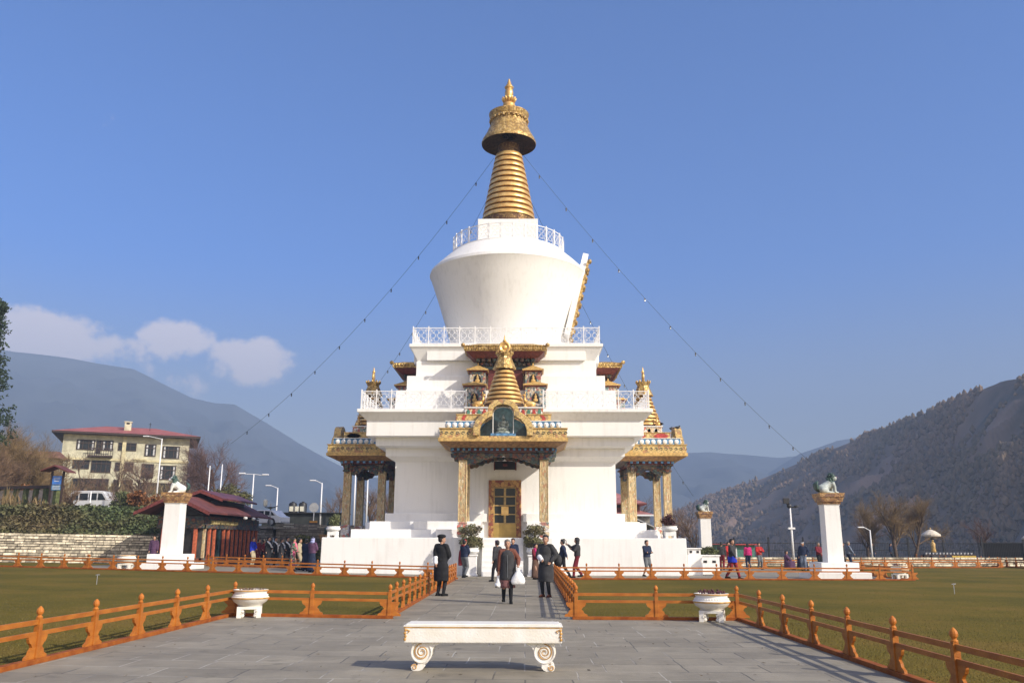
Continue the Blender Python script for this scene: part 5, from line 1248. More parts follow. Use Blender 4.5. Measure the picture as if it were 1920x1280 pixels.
def stonewall(a,b,z0f,h0,h1,label,mat,seed,course=.15,cat='wall'):
    r=random.Random(seed);a=Vector((*a,0));b=Vector((*b,0));d=b-a;L=d.length;an=math.atan2(d.y,d.x);mb=MB();M=Matrix.Translation((a.x,a.y,0))@Matrix.Rotation(an,4,'Z')
    x=0;z=0;k=0
    hm=max(h0,h1)
    while z<hm:
        ch=course*r.uniform(.8,1.2);x=-r.random()*.3
        while x<L:
            l=r.uniform(.28,.85);t=(x+l/2)/L
            if z<h0+(h1-h0)*t-.02:
                p=a+d*min(1,max(0,t));z0=gz(p.x)+z;q=r.uniform(-.03,.03)
                mb.box(max(0,x)+.016,min(L,x+l)-.016,-.10+q*1.5,.3,z0+.014+r.uniform(0,.01),z0+ch-.014-r.uniform(0,.012),M)
            x+=l
        z+=ch
    s0=mb.mark();mb.cur=1
    n=10
    for i in range(n):
        p=a+d*((i+.5)/n);mb.box(L*i/n,L*(i+1)/n,-.05,.28,gz(p.x)-.02,gz(p.x)+h0+(h1-h0)*(i+.5)/n-.06,M)
    o=mb.build('stone_wall',[mat,mk('wall_joint_shade',(.10,.08,.06),.95,.2,9) if 'wall_joint_shade' not in MATS else MATS['wall_joint_shade']],bev=0);tag(o,label,cat);return o
stonewall((-44,45.53),(-21.6,51.1),0,1.62,1.62,'pale dry stone retaining wall glowing in sun below the hedge',STONEM,1)
stonewall((-21.5,51.2),(-17.9,61.3),0,1.75,2.2,'shaded retaining wall running back behind the prayer house',STONEG,2,.2)
stonewall((-17.7,61.5),(-3,64.3),0,2.45,2.45,'grey stone retaining wall behind the queue of worshippers',STONEG,3,.2)
stonewall((12,62),(36,64.5),0,.55,.55,'low cream stone flower wall beyond the seated women',STONEM,4,.18)
# hedge
r=random.Random(2);mb=MB()
for _ in range(9000):
    x=r.uniform(-45,-21.8);d=r.random()**.8*5.6;y=yw(x)+.2+d;z=zl(x,y)+r.uniform(-.12,.28)*(.6+.5*noise.noise(Vector((x*.5,y*.5,2))))
    for _k in range(3):
        p=Vector((x+r.gauss(0,.12),y+r.gauss(0,.12),z+r.gauss(0,.08)));dd=Vector((r.gauss(0,1),r.gauss(0,1),r.gauss(0,.8))).normalized();e=dd.cross(Vector((0,r.gauss(0,1),1))).normalized();l=r.uniform(.07,.16)
        mb.add([p-e*l*.5,p+dd*l,p+e*l*.5,p-dd*l],[(0,1,2,3)])
tag(mb.build('hedge',LEAFH,recalc=False),'thick dark green hedge covering the bank above the pale stone wall','hedge')
def leafmass(name,c,R,n,mat,label,cat,seed,leaf=.12,flat=.8,stem=True):
    r=random.Random(seed);t=empty(name,c,0,label,cat)
    mb=MB()
    for k in range(14):
        a=r.uniform(0,6.3);q=R*r.uniform(.1,.7);clumps(mb,(q*math.cos(a),q*math.sin(a),R*flat*(.5+r.uniform(0,1.1))),R*r.uniform(.3,.5),n//14,r,leaf)
    mb.build('foliage',mat,t,recalc=False)
    mb=MB()
    for k in range(5):
        a=r.uniform(0,6.3);mb.tube([(0,0,-.2),(R*.3*math.cos(a),R*.3*math.sin(a),R*flat*.6),(R*.6*math.cos(a),R*.6*math.sin(a),R*flat*1.2)],[.05,.035,.01],5)
    mb.build('stem',BARK,t);return t
def at(px,py,Y): 
    q=D(px,1000,Y);return Vector((q.x,Y,zl(q.x,Y) if q.x<-14 else 0))
c=at(224,0,68);leafmass('shrub',c,1.1,1800,LEAFG,'rounded green shrub beside the parked minibus','shrub',31)
c=at(255,0,56);leafmass('shrub',c,.8,900,LEAFO,'rust coloured shrub in front of the prayer house eave','shrub',32)
c=at(290,0,60);leafmass('shrub',c,.7,800,LEAFO,'second rust coloured shrub half under the prayer house roof','shrub',33)
c=D(570,1000,60);leafmass('shrub',(c.x,60.8,.2),1.2,1800,mk('yellow_green_leaves',(.12,.12,.03),.8,.2,2,island=.4),'yellowish bush against the grey wall behind the sashed men','shrub',34)
c=D(428,1000,72);leafmass('shrub',(c.x,72,zl(c.x,72)-.4),1.7,4200,mk('olive_leaves',(.11,.105,.035),.85,.2,1,island=.4),'tall olive green bush beside the leafless purple brown tree','shrub',35,.13,1.25)
c=at(35,0,64);leafmass('shrub',(c.x,64,c.z),1.3,1500,LEAFO,'reddish brown shrub above the picket fence','shrub',36)
# ================================================================ trees
def tree(loc,h,label,seed,mat,spread=.5,tr=.18,up=.55,lv=(6,6,6,9),tw=.6,fork=.3,droop=0,group=None,leafless=True,tr_col=None,lean=0):
    r=random.Random(seed);t=empty('bare_tree',loc,0,label,'tree',group);mt=MB();mc=MB();rt=r.random
    def grow(p,d,L,rad,lev):
        n=4 if lev<3 else 2;pts=[Vector(p)];dirs=[]
        dd=Vector(d)
        for i in range(n):
            dd=(dd+Vector((r.gauss(0,.13),r.gauss(0,.13),r.gauss(0,.05)+ (.06 if lev<3 else -droop)))).normalized();pts.append(pts[-1]+dd*L/n);dirs.append(dd.copy())
        rr=[rad*(1-.55*i/n) for i in range(n+1)]
        (mt if lev<=1 else mc).tube(pts,rr,(8,6,4,3,3)[lev],cap=False)
        if lev>=len(lv): return
        for k in range(lv[lev]):
            f=fork+(1-fork)*(k+rt())/lv[lev] if lev==0 else .25+.75*(k+rt())/lv[lev]
            i=min(n-1,int(f*n));q=pts[i].lerp(pts[i+1],f*n-i)
            a=r.uniform(0,2*PI);perp=dirs[i].orthogonal().normalized();perp.rotate(Matrix.Rotation(a,3,dirs[i]))
            ang=r.uniform(.45,.95)*(1.0 if lev else spread*1.7)
            nd=(dirs[i]*math.cos(ang)+perp*math.sin(ang)+Vector((0,0,up*.35))).normalized()
            grow(q,nd,L*r.uniform(.50,.72)*(1-.25*f if lev==0 else 1)*(tw if lev==len(lv)-1 else 1),rr[i]*.55,lev+1)
    grow(Vector((0,0,-.2)),Vector((lean,0,1)).normalized(),h*.62,tr,0)
    # stretch to the wanted height
    zm=max(v[2] for v in mc.v);k=h/zm
    for m in (mt,mc): m.v=[(x*k,y*k,z*k) for x,y,z in m.v]
    mt.build('trunk',tr_col or BARK,t,recalc=False,smooth=True);mc.build('crown',mat,t,recalc=False);return t
def tr_at(px,Y,top_py,**k):
    q=D(px,top_py,Y);z0=zl(q.x,Y) if q.x<-12 else (0 if Y<105 else -min(26,(Y-105)*.13));return (q.x,Y,z0),q.z-z0
for px,Y,py,lb,sd,mat,kw in [
 (1625,84,925,'wide brown willow filling the gap between tall lion pillar and leaning willow',21,TWIGY,dict(lv=(8,7,7,9),tr=.18,spread=.6,up=.9,fork=.2,tw=.9)),
 (90,74,860,'low bushy brown tree beside the blue notice board',22,TWIGY,dict(lv=(9,8,7,9),spread=.7,fork=.08,tr=.18,tw=.9)),
 (50,70,820,'dense tangled brown tree in front of the small hut',24,TWIGY,dict(lv=(10,9,8,9),spread=.75,fork=.06,tr=.2,tw=1.0)),
 (12,66,830,'dense tangled brown tree below the conifer, nearest the picket fence',25,TWIG,dict(lv=(10,9,8,9),spread=.75,fork=.06,tr=.2,tw=1.0)),
 (262,86,845,'pale leafless tree between the curtained windows of the apartment block',26,TWIG,dict(lv=(8,7,6,7),spread=.9,fork=.08)),
 (330,88,880,'low leafless tree at the foot of the white lamp mast',28,TWIGM,dict(lv=(8,7,6,7),spread=.9,fork=.08)),
 (-8,70,800,'brown leafless tree cut by the picture edge beneath the conifer',23,TWIGY,dict(lv=(9,8,7,9),spread=.6,fork=.1,tr=.22,tw=.9)),
 (1668,80,906,'brown willow leaning behind the second willow, by the tall lion pillar',1,TWIGY,dict(lv=(9,8,7,9),tr=.22,spread=.75,up=.9,fork=.25,lean=-.15,tw=.9)),
 (1700,82,914,'straight stemmed brown willow near the white parasol',2,TWIGY,dict(lv=(9,8,7,9),tr=.20,spread=.72,up=.9,fork=.32,tw=.9)),
 (1620,86,950,'low spreading leafless tree just beyond the tall lion pillar',3,TWIG,dict(lv=(7,6,6,7),spread=.7)),
 (1838,86,962,'dark leafless tree above the black screen fence',4,TWIGM,dict(lv=(6,6,5,6),spread=.8,fork=.15)),
 (1300,92,930,'hazy leafless tree beyond the dark red shrub and porch column',5,TWIG,dict(lv=(8,6,6,8),spread=.6,fork=.1)),
 (1262,96,938,'thin leafless tree seen beside the carved columns of the sunny porch',6,TWIG,dict(lv=(6,6,6,7),spread=.5,fork=.1)),
 (1190,98,925,'leafless tree rising over the pagoda roofs',7,TWIG,dict(lv=(6,6,6,7),spread=.6,fork=.2)),
 (420,98,800,'round crowned purple brown leafless tree beside the yellow apartment block',38,TWIGM,dict(lv=(13,9,8,9),spread=.95,fork=.22,tr=.26,up=.3,tw=.9)),
 (637,104,905,'slender leafless tree behind the outermost shaded porch column',9,TWIG,dict(lv=(8,6,6,8),spread=.5,fork=.1)),
 (700,100,908,'wide leafless tree seen between the shaded porch columns',10,TWIG,dict(lv=(8,7,6,8),spread=.7,fork=.1)),
 (738,108,915,'leafless tree almost hidden by the stupa body behind the shaded porch',11,TWIG,dict(lv=(7,6,6,7),spread=.6,fork=.1)),
 (20,72,778,'brown leafless tree under the dark conifer',12,TWIGY,dict(lv=(9,8,7,9),spread=.55,fork=.12,tr=.25,tw=.9)),
 (62,76,800,'broad olive brown leafless tree behind the blue notice board',13,TWIGY,dict(lv=(9,8,7,9),spread=.6,fork=.1,tr=.22,tw=.9)),
 (112,84,835,'scrubby leafless tree against the corner of the apartment block',14,TWIGY,dict(lv=(8,7,6,8),spread=.6,fork=.1)),
 (165,88,842,'pale leafless tree before the apartment balcony',15,TWIG,dict(lv=(7,6,6,6),spread=.8,fork=.12)),
 (230,90,838,'twisted leafless tree in front of the apartment pilaster',16,TWIGM,dict(lv=(7,6,6,6),spread=.8,fork=.15)),
 (292,92,850,'gnarled leafless tree behind the white lamp mast',17,TWIGM,dict(lv=(7,6,6,6),spread=.8,fork=.15)),
 (352,84,905,'small leafless tree between open mouthed lion and apartment block',18,TWIG,dict(lv=(7,6,6,6),spread=.8,fork=.05)),
 (385,80,915,'low leafless thicket above the prayer house lantern roof',19,TWIG,dict(lv=(7,6,6,6),spread=.9,fork=.05)),
 (140,70,905,'low bare brown thicket left of the minibus roof' .replace('left of','by'),20,TWIG,dict(lv=(8,7,6,7),spread=.9,fork=.05)),
]:
    loc,hh=tr_at(px,Y,py);tree(loc,hh,lb,sd,mat,**kw)
# conifer at the edge
q=D(-2,604,60);z0=zl(q.x,60);t=empty('conifer',(q.x,60,z0),0,'tall dark evergreen conifer at the edge above the brown trees','tree');hh=q.z-z0+1.5
mb=MB();mb.tube([(0,0,-.2),(0,0,hh*.5),(0,0,hh)],[.28,.16,.03],8);mb.build('trunk',BARK,t)
r=random.Random(6);mb=MB()
for k in range(230):
    z=hh*(.30+.70*r.random()**.8);Lb=(2.3*(1-(z/hh)**1.3)+.2)*r.uniform(.7,1.1);a=r.uniform(0,2*PI)
    for i in range(int(22*Lb/2)+6):
        f=r.random()**.7;p=Vector((Lb*f*math.cos(a)+r.gauss(0,.16),Lb*f*math.sin(a)+r.gauss(0,.16),z-.10*Lb*f+.28*f*f*Lb+r.gauss(0,.14)))
        for _ in range(5):
            dd=Vector((r.gauss(0,1),r.gauss(0,1),r.gauss(.3,.8))).normalized();e=dd.orthogonal().normalized();l=r.uniform(.10,.22);mb.add([p-e*l*.22,p+dd*l,p+e*l*.22,p-dd*l*.4],[(0,1,2,3)])
mb.build('crown',LEAFD,t,recalc=False)
# dry brush over the slope
r=random.Random(12);mb=MB()
for _ in range(15000):
    x=r.uniform(-68,-20);y=r.uniform(yw(x)+6,112)
    if -x/y<.325 or (.44<-x/y<.56 and y<90): continue
    z=zl(x,y);h=r.uniform(.3,1.5)*(.5+abs(noise.noise(Vector((x*.15,y*.15,5))))*1.6);a=r.uniform(0,6.3);w_=.035;dx,dy=w_*math.cos(a),w_*math.sin(a);l=r.gauss(0,.35)
    mb.add([(x-dx,y-dy,z-.05),(x+dx,y+dy,z-.05),(x+l*.6+dx,y,z+h*.6),(x+l,y+r.gauss(0,.2),z+h)],[(0,1,2),(0,2,3)])
tag(mb.build('dry_brush',mk('dry_brush_stems',(.20,.13,.06),.9,.2,.15,c2=(.10,.09,.035),island=.45),recalc=False),'tangled dry brown brush on the slope below the apartment block','brush',kind='stuff')
# ================================================================ apartment block
a=D(114,860,110);b=D(353,860,116);Wd=math.hypot(b.x-a.x,6);an=math.atan2(6,b.x-a.x);zb=7.6
AP=empty('apartment_block',(a.x,110,zb),an,'cream yellow three storey apartment block with red roof on the slope','building')
H=8.0;Dp=11
mb=MB();mb.box(0,Wd,0,Dp,-3.5,H);mb.build('wall',CREAM,AP)
u=lambda px:(px-114)/(353-114)*Wd
zz=lambda py:(915-py)/(915-803)*7.7
mb=MB();mb.box(-.12,Wd+.12,-.14,-.003,zz(852),zz(848));mb.box(Wd*.46,Wd*.49,-.18,-.004,0,H);mb.box(Wd*.585,Wd*.66,-.12,-.005,zz(815),zz(812));mb.box(Wd*.56,Wd*.66,-.35,-.005,zz(849),zz(846));mb.build('band',mk('cream_trim',(.62,.55,.33),.8,.1,3),AP)
wins=[(140,172,814,832),(176,184,814,838),(186,206,814,832),(217,250,817,831),(268,288,818,840),(302,334,820,843),(137,166,852,868),(171,206,850,874),(215,248,855,870),(265,287,856,882),(300,330,858,884),(140,205,887,908),(215,250,888,908),(262,332,892,912)]
CURT=mk('window_curtain',(.55,.55,.55),.8,.3,3)
FR=mk('dark_brown_frame',(.045,.025,.018),.6,.2,9)
for i,(x0,x1,y0,y1) in enumerate(wins):
    X0,X1,Z0,Z1=u(x0),u(x1),zz(y1),zz(y0);mb=MB();n=max(2,int((X1-X0)/.55))
    for k in range(n+1):
        x=X0+(X1-X0)*k/n;mb.box(x-.045,x+.045,-.10,-.006,Z0,Z1)
    for z in (Z0,Z1,Z0+(Z1-Z0)*.68): mb.box(X0-.05,X1+.05,-.112,-.007,z-.05,z+.05)
    f=mb.build('window',FR,AP);mb=MB();mb.box(X0,X1,-.03,-.003,Z0,Z1);mb.build('glass',GLASS,f)
    if i in (0,2,4,5,10):
        for xx in (X0+.12,X1-.30):
            mb=MB();mb.box(xx,xx+.2,-.045,-.032,Z0+.06,Z1-.1);mb.build('curtain',CURT,f)
for i,(z0,z1) in enumerate(((zz(842),zz(822)),(zz(884),zz(860)))):
    mb=MB();mb.box(Wd+.007,Wd+.10,1.2,3.0,z0,z1);f=mb.build('window',FR,AP);mb=MB();mb.box(Wd+.1,Wd+.12,1.35,2.85,z0+.12,z1-.12);mb.build('glass',GLASS,f)
mb=MB();x0,x1=u(162),u(208);mb.box(x0,x1,-.9,-.01,zz(846),zz(843));
for k in range(12): x=x0+(x1-x0)*k/11;mb.box(x-.03,x+.03,-.9,-.84,zz(843),zz(831))
mb.box(x0-.02,x1+.02,-.92,-.83,zz(831),zz(829.5));mb.build('balcony',FR,AP)
mb=MB();o_=1.3;e=H
mb.add([(-o_,-o_,e-.35),(Wd+o_,-o_,e-.35),(Wd+o_,Dp+o_,e-.35),(-o_,Dp+o_,e-.35),(-o_,-o_,e-.12),(Wd+o_,-o_,e-.12),(Wd+o_,Dp+o_,e-.12),(-o_,Dp+o_,e-.12)],[(0,3,2,1),(4,5,6,7),(0,1,5,4),(1,2,6,5),(2,3,7,6),(3,0,4,7)])
mb.cur=1;mb.add([(-o_-.05,-o_-.05,e-.118),(Wd+o_+.05,-o_-.05,e-.118),(Wd+o_+.05,Dp+o_,e-.118),(-o_-.05,Dp+o_,e-.118),(4.5,Dp/2,e+1.5),(Wd-4.5,Dp/2,e+1.5)],[(0,1,5,4),(1,2,5),(2,3,4,5),(3,0,4),(0,3,2,1)])
rf=mb.build('roof',[FR,mk('faded_red_roof',(.40,.13,.11),.7,.2,.8,c2=(.29,.085,.07))],AP)
cx=u(229);mb=MB();mb.box(cx-.42,cx+.42,2,2.8,e-.2,e+1.75);mb.box(cx-.5,cx+.5,1.92,2.88,e+1.76,e+1.9);mb.cur=1;mb.box(cx-.2,cx+.2,1.97,1.995,e+1.5,e+1.72);mb.build('chimney',[CREAM,DARK],rf)
cx=u(272);mb=MB();mb.tube([(cx,2.5,e),(cx,2.5,e+1.9)],.04,5);mb.tube([(cx-.2,2.5,e+1.7),(cx+.2,2.5,e+1.7)],.025,4);mb.build('antenna',BLACK,rf)
# small house far left behind the trees
q=D(62,838,95);t=empty('hut',(q.x,95,zl(q.x,95)-1.2),.2,'small hut with maroon roof behind the olive brown tree','hut')
mb=MB();mb.box(-2.4,2.4,0,3,0,q.z-zl(q.x,95));mb.build('wall',STONEG,t)
hz_=q.z-zl(q.x,95);mb=MB();mb.add([(-3,-.6,hz_),(3,-.6,hz_),(3,3.6,hz_),(-3,3.6,hz_),(-2.4,1.5,hz_+.9),(2.4,1.5,hz_+.9)],[(0,1,5,4),(1,2,5),(2,3,4,5),(3,0,4),(0,3,2,1)]);mb.build('roof',mk('rust_brown_roof',(.20,.09,.06),.8,.2,2),t)
# ================================================================ prayer house
PX,PY=-20.4,48.3;g0=gz(-19)
PH=empty('prayer_house',(PX,PY,g0),0,'low prayer house with red gabled roofs and orange columns beside the lion pillar','building')
Wp,Lp,Hp=2.35,9.8,2.75
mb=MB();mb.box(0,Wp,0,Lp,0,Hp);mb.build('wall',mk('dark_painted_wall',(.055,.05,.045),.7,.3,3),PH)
mb=MB();mb.box(-.02,Wp+.10,-.10,-.003,0,.42);mb.box(Wp+.003,Wp+.10,-.1,Lp,0,.42);mb.build('plinth',mk_orn('painted_plinth',[(.30,.09,.05),(.22,.07,.04),(.12,.13,.12),(.34,.13,.07)],3,.6,0,.3),PH)
mb=MB();mb.box(-.1,Wp+.22,-.22,-.004,2.05,2.25);mb.box(Wp+.004,Wp+.22,-.2,Lp+.1,2.05,2.251);mb.box(-.1,Wp+.14,-.14,-.005,2.252,2.7);mb.box(Wp+.005,Wp+.14,-.1,Lp,2.253,2.7);mb.build('frieze',DARKP,PH)
mb=MB()
for k in range(16): mb.box(Wp+.14,Wp+.30,1.0+.27*k,1.12+.27*k,2.30,2.5)
mb.box(Wp+.12,Wp+.17,.9,5.2,2.26,2.3);mb.build('dentil_trim',mk('yellow_dentils',(.55,.45,.20),.6,.2,5),PH)
OR_=mk('orange_column_paint',(.50,.12,.05),.6,.2,6)
for i in range(3):
    x=.25+i*.9;mb=MB();mb.box(x-.10,x+.10,-.16,-.006,.43,2.04);mb.build('column',OR_,PH,bev=.02)
for i in range(13):
    y=.2+i*.78;m_=[OR_,COLP,TEALD][0 if i not in(0,3) else (1 if i==0 else 2)]
    mb=MB();mb.box(Wp+.006,Wp+.16,y-.09,y+.09,.43,2.04);mb.build('column',m_,PH,bev=.02)
    if i<12:
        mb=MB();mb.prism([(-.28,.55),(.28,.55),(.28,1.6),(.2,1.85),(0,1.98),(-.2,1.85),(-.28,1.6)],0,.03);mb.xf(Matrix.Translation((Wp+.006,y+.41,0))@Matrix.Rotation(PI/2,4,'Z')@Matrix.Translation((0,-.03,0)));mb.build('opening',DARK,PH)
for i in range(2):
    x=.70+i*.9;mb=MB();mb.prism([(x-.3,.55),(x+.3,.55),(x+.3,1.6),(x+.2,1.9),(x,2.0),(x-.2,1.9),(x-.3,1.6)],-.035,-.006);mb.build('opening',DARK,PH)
def gable(z,x0,x1,y0,y1,rise,th=.10,ov=0):
    mb=MB();xm=(x0+x1)/2
    pl=[(x0,z),(xm,z+rise),(x1,z),(x1,z+th),(xm,z+rise+th),(x0,z+th)];mb.prism(pl,y0,y1)
    mb.cur=1;pl=[(x0-.02,z-.10),(xm,z+rise-.10),(x1+.02,z-.10),(x1+.02,z+th-.02),(xm,z+rise+th-.02),(x0-.02,z+th-.02)];mb.prism(pl,y0-.06,y0-.005)
    return mb
gable(2.80,-.9,Wp+.85,-1.4,Lp+.5,.95).build('roof',[ROOFR,MAROON],PH)
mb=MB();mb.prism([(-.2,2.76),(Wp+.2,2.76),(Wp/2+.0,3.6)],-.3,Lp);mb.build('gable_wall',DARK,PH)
gable(3.70,-.05,Wp+.25,2.2,Lp-1,.5).build('lantern_roof',[ROOFM,MAROON],PH)
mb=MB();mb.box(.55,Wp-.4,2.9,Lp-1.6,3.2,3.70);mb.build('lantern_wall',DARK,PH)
for k in range(2):
    mb=MB();mb.ball((Wp+.9,4.6+k*1.6,2.72),(.14,.14,.10),8,6);mb.build('eave_lamp',WHITEP,PH)
# ================================================================ picket fence, notice board, vehicles, tanks
p0=at(-20,0,63);p1=at(104,0,60);t=empty('picket_fence',p0,0,'dark beamed picket fence with pale slats and green posts by the notice board','fence')
d=p1-p0;L_=d.length;M=Matrix.Rotation(math.atan2(d.y,d.x),4,'Z')@Matrix.Rotation(-math.asin(d.z/L_),4,'Y')
mb=MB();mb.box(-.2,L_,-.25,.25,1.55,1.75);mb.box(0,L_,-.02,.02,.2,.28);mb.xf(M);mb.build('beam',FR,t)
for k in range(7):
    x=.25+k*L_/6.6;mb=MB();mb.box(x-.16,x+.16,-.16,.16,0,1.549);mb.xf(M);mb.build('post',mk('mossy_post',(.10,.12,.04),.9,.3,5) if 'mossy_post' not in MATS else MATS['mossy_post'],t)
    if k<6:
        mb=MB()
        for j in range(6): xx=x+.32+j*.105;mb.box(xx,xx+.055,-.03,.03,.25,1.45)
        mb.xf(M);mb.build('slats',mk('pale_slats',(.55,.48,.42),.8,.2,5) if 'pale_slats' not in MATS else MATS['pale_slats'],t)
q=at(95,0,59);t=empty('notice_board',q,-.1,'blue notice board under a little red pitched roof','sign')
w_=1.0;zc=1.9;mb=MB();mb.box(-.34,.34,-.04,.04,zc-.15,zc+.42);mb.cur=1;mb.box(-.34,.34,-.045,.03,zc-.55,zc-.2);mb.cur=2
for k in range(3): mb.box(-.28,.28,-.052,-.046,zc-.30-.09*k,zc-.27-.09*k)
for k in range(3): mb.box(-.25+.03*k,.25-.04*k,-.052,-.041,zc+.27-.11*k,zc+.30-.11*k)
mb.build('board',[mk('sign_blue',(.06,.20,.60),.5,.1,4),BLUEP,WHITEP],t)
for s in (-1,1): mb=MB();mb.box(s*.42-.05,s*.42+.05,-.06,.06,0,zc+.75);mb.build('post',FR,t)
mb=MB();mb.prism([(-1.0,zc+.72),(0,zc+1.05),(1.0,zc+.62),(1.0,zc+.70),(0,zc+1.14),(-1.0,zc+.80)],-.5,.5);mb.build('roof',ROOFR,t)
TYRE=mk('tyre_rubber',(.02,.02,.02),.8,.2,9);CARW=mk('white_car_paint',(.72,.73,.74),.25,.04,3)
def vehicle(loc,rz,L,Wv,Hv,prof,wins,label,cat,name):
    t=empty(name,loc,rz,label,cat);mb=MB();mb.prism([(x*L-L/2,z*Hv) for x,z in prof],-Wv/2,Wv/2);mb.build('body',CARW,t,bev=.05)
    for w_ in wins:
        mb=MB();mb.prism([(x*L-L/2,z*Hv) for x,z in w_],-Wv/2-.012,Wv/2+.012);mb.build('window',GLASS,t)
    for x in (-.30,.32):
        for s in (-1,1):
            mb=MB();M=Matrix.Translation((x*L,s*(Wv/2-.08),.32))@Matrix.Rotation(PI/2,4,'X');mb.lathe([(.32,-.1),(.32,.1)],18,M=M);w=mb.build('wheel',TYRE,t);mb=MB();mb.lathe([(.19,-.112),(.19,.112)],14,M=M);mb.build('hub',GREY,w)
    for s in (-1,1): mb=MB();mb.box(L/2-.06,L/2+.015,s*Wv*.34-.12,s*Wv*.34+.12,Hv*.36,Hv*.46);mb.build('headlight',CGL,t)
    mb=MB();mb.box(-L/2-.03,-L/2+.06,-Wv*.42,Wv*.42,Hv*.2,Hv*.30);mb.box(L/2-.08,L/2+.03,-Wv*.42,Wv*.42,Hv*.17,Hv*.28);mb.build('bumper',GREY,t);return t
q=at(171,0,86);q.z+=.45;vehicle(q,-.12,4.5,1.75,2.05,[(0,.15),(0,.55),(.03,.9),(.10,1.0),(.72,1.0),(.80,.97),(.93,.58),(.99,.50),(1,.17)],
 [[(.05,.55),(.06,.86),(.22,.88),(.22,.55)],[(.25,.55),(.25,.88),(.45,.88),(.45,.55)],[(.48,.55),(.48,.88),(.66,.88),(.66,.55)],[(.69,.55),(.69,.88),(.78,.86),(.88,.56)]],'white minibus parked behind the green hedge','minibus','minibus')
q=D(488,975,69);vehicle((q.x+.2,69,zl(q.x,69)+.02),PI-.2,3.9,1.6,1.25,[(0,.2),(0,.58),(.08,.66),(.2,.98),(.52,1.0),(.72,.66),(.96,.56),(1,.45),(1,.18)],
 [[(.13,.66),(.22,.92),(.35,.94),(.35,.66)],[(.38,.66),(.38,.94),(.51,.94),(.68,.66)]],'white hatchback parked above the grey wall near the round lamp','car','parked_car')
c=D(560,1000,74);zt=zl(c.x,74)
t=empty('dark_shed',(c.x-.5,76,zt),0,'long dark shed wall carrying the black water tanks','building')
hs=D(560,962,76).z-zt;mb=MB();x0=D(500,1000,76).x-c.x;x1=D(628,1000,76).x-c.x;mb.box(x0,x1+1,0,3,0,hs);mb.build('wall',mk('dark_green_sheet',(.030,.035,.033),.7,.3,1.5),t)
mb=MB();mb.box(x0-.2,x1+1.2,-.25,3.2,hs+.001,hs+.08);mb.build('roof',BLACK,t)
for i,px in enumerate((546,565)):
    q=D(px,1000,77);mb=MB();mb.lathe([(.34,0),(.36,.1),(.34,.14),(.36,.3),(.34,.34),(.36,.55),(.34,.6),(.36,.75),(.28,.88),(.12,.93),(.12,.98)],20)
    o=mb.build('water_tank',BLACK,angle=40);o.location=(q.x,77,zt+hs+.08);tag(o,('black ribbed water tank on the dark shed, the one nearer the parked car','black ribbed water tank on the dark shed, the one nearer the road sign')[i],'water tank','black water tanks on the dark shed')
for i,(px,n_) in enumerate(((542,'next to the parked car side'),(553,'in the middle between the tanks'),(562,'before the second tank'))):
    q=D(px,1000,75.7);mb=MB();mb.box(-.14,.14,-.1,.1,.08,.5);mb.cur=1;mb.box(-.05,.05,-.05,.05,-.02,.08);o=mb.build('wall_lamp',[mk('frosted_lamp',(.72,.70,.58),.4,.05,9) if 'frosted_lamp' not in MATS else MATS['frosted_lamp'],BLACK]);o.location=(q.x,75.9,zt+hs+.10);tag(o,'pale box lamp on the shed roof edge, '+n_,'lamp','box lamps along the shed roof')
def signp(px,Y,py0,label,kind):
    q=D(px,py0,Y);z0=zl(q.x,Y);h=q.z-z0;t=empty('road_sign',(q.x,Y,z0),0,label,'sign');mb=MB();mb.tube([(0,0,0),(0,0,h)],.04,6);mb.build('pole',GREY,t);mb=MB()
    if kind=='disc': mb.lathe([(.38,-.02),(.38,.02)],24,M=Matrix.Translation((0,-.05,h))@Matrix.Rotation(PI/2,4,'X'));mb.build('disc',GREY,t)
    elif kind=='hazard':
        for k in range(3): mb.cur=0;mb.box(-.30,.30,-.08,-.04,h-.28*k-.14,h-.28*k)
        mb.cur=1
        for k in range(3): mb.box(-.30,.30,-.079,-.041,h-.28*k-.28,h-.28*k-.141)
        mb.build('board',[mk('hazard_orange',(.70,.30,.03),.5,.1,9),BLACK],t)
    else: mb.box(-.38,.38,-.08,-.04,h-.85,h);mb.build('board',mk('pale_board',(.62,.62,.52),.6,.1,9),t)
signp(589,70,951,'grey round road sign seen from behind near the shaded porch','disc')
signp(588,66,976,'orange and black striped hazard board by the road','hazard')
signp(542,66,981,'pale blank notice panel in front of the dark shed','board')
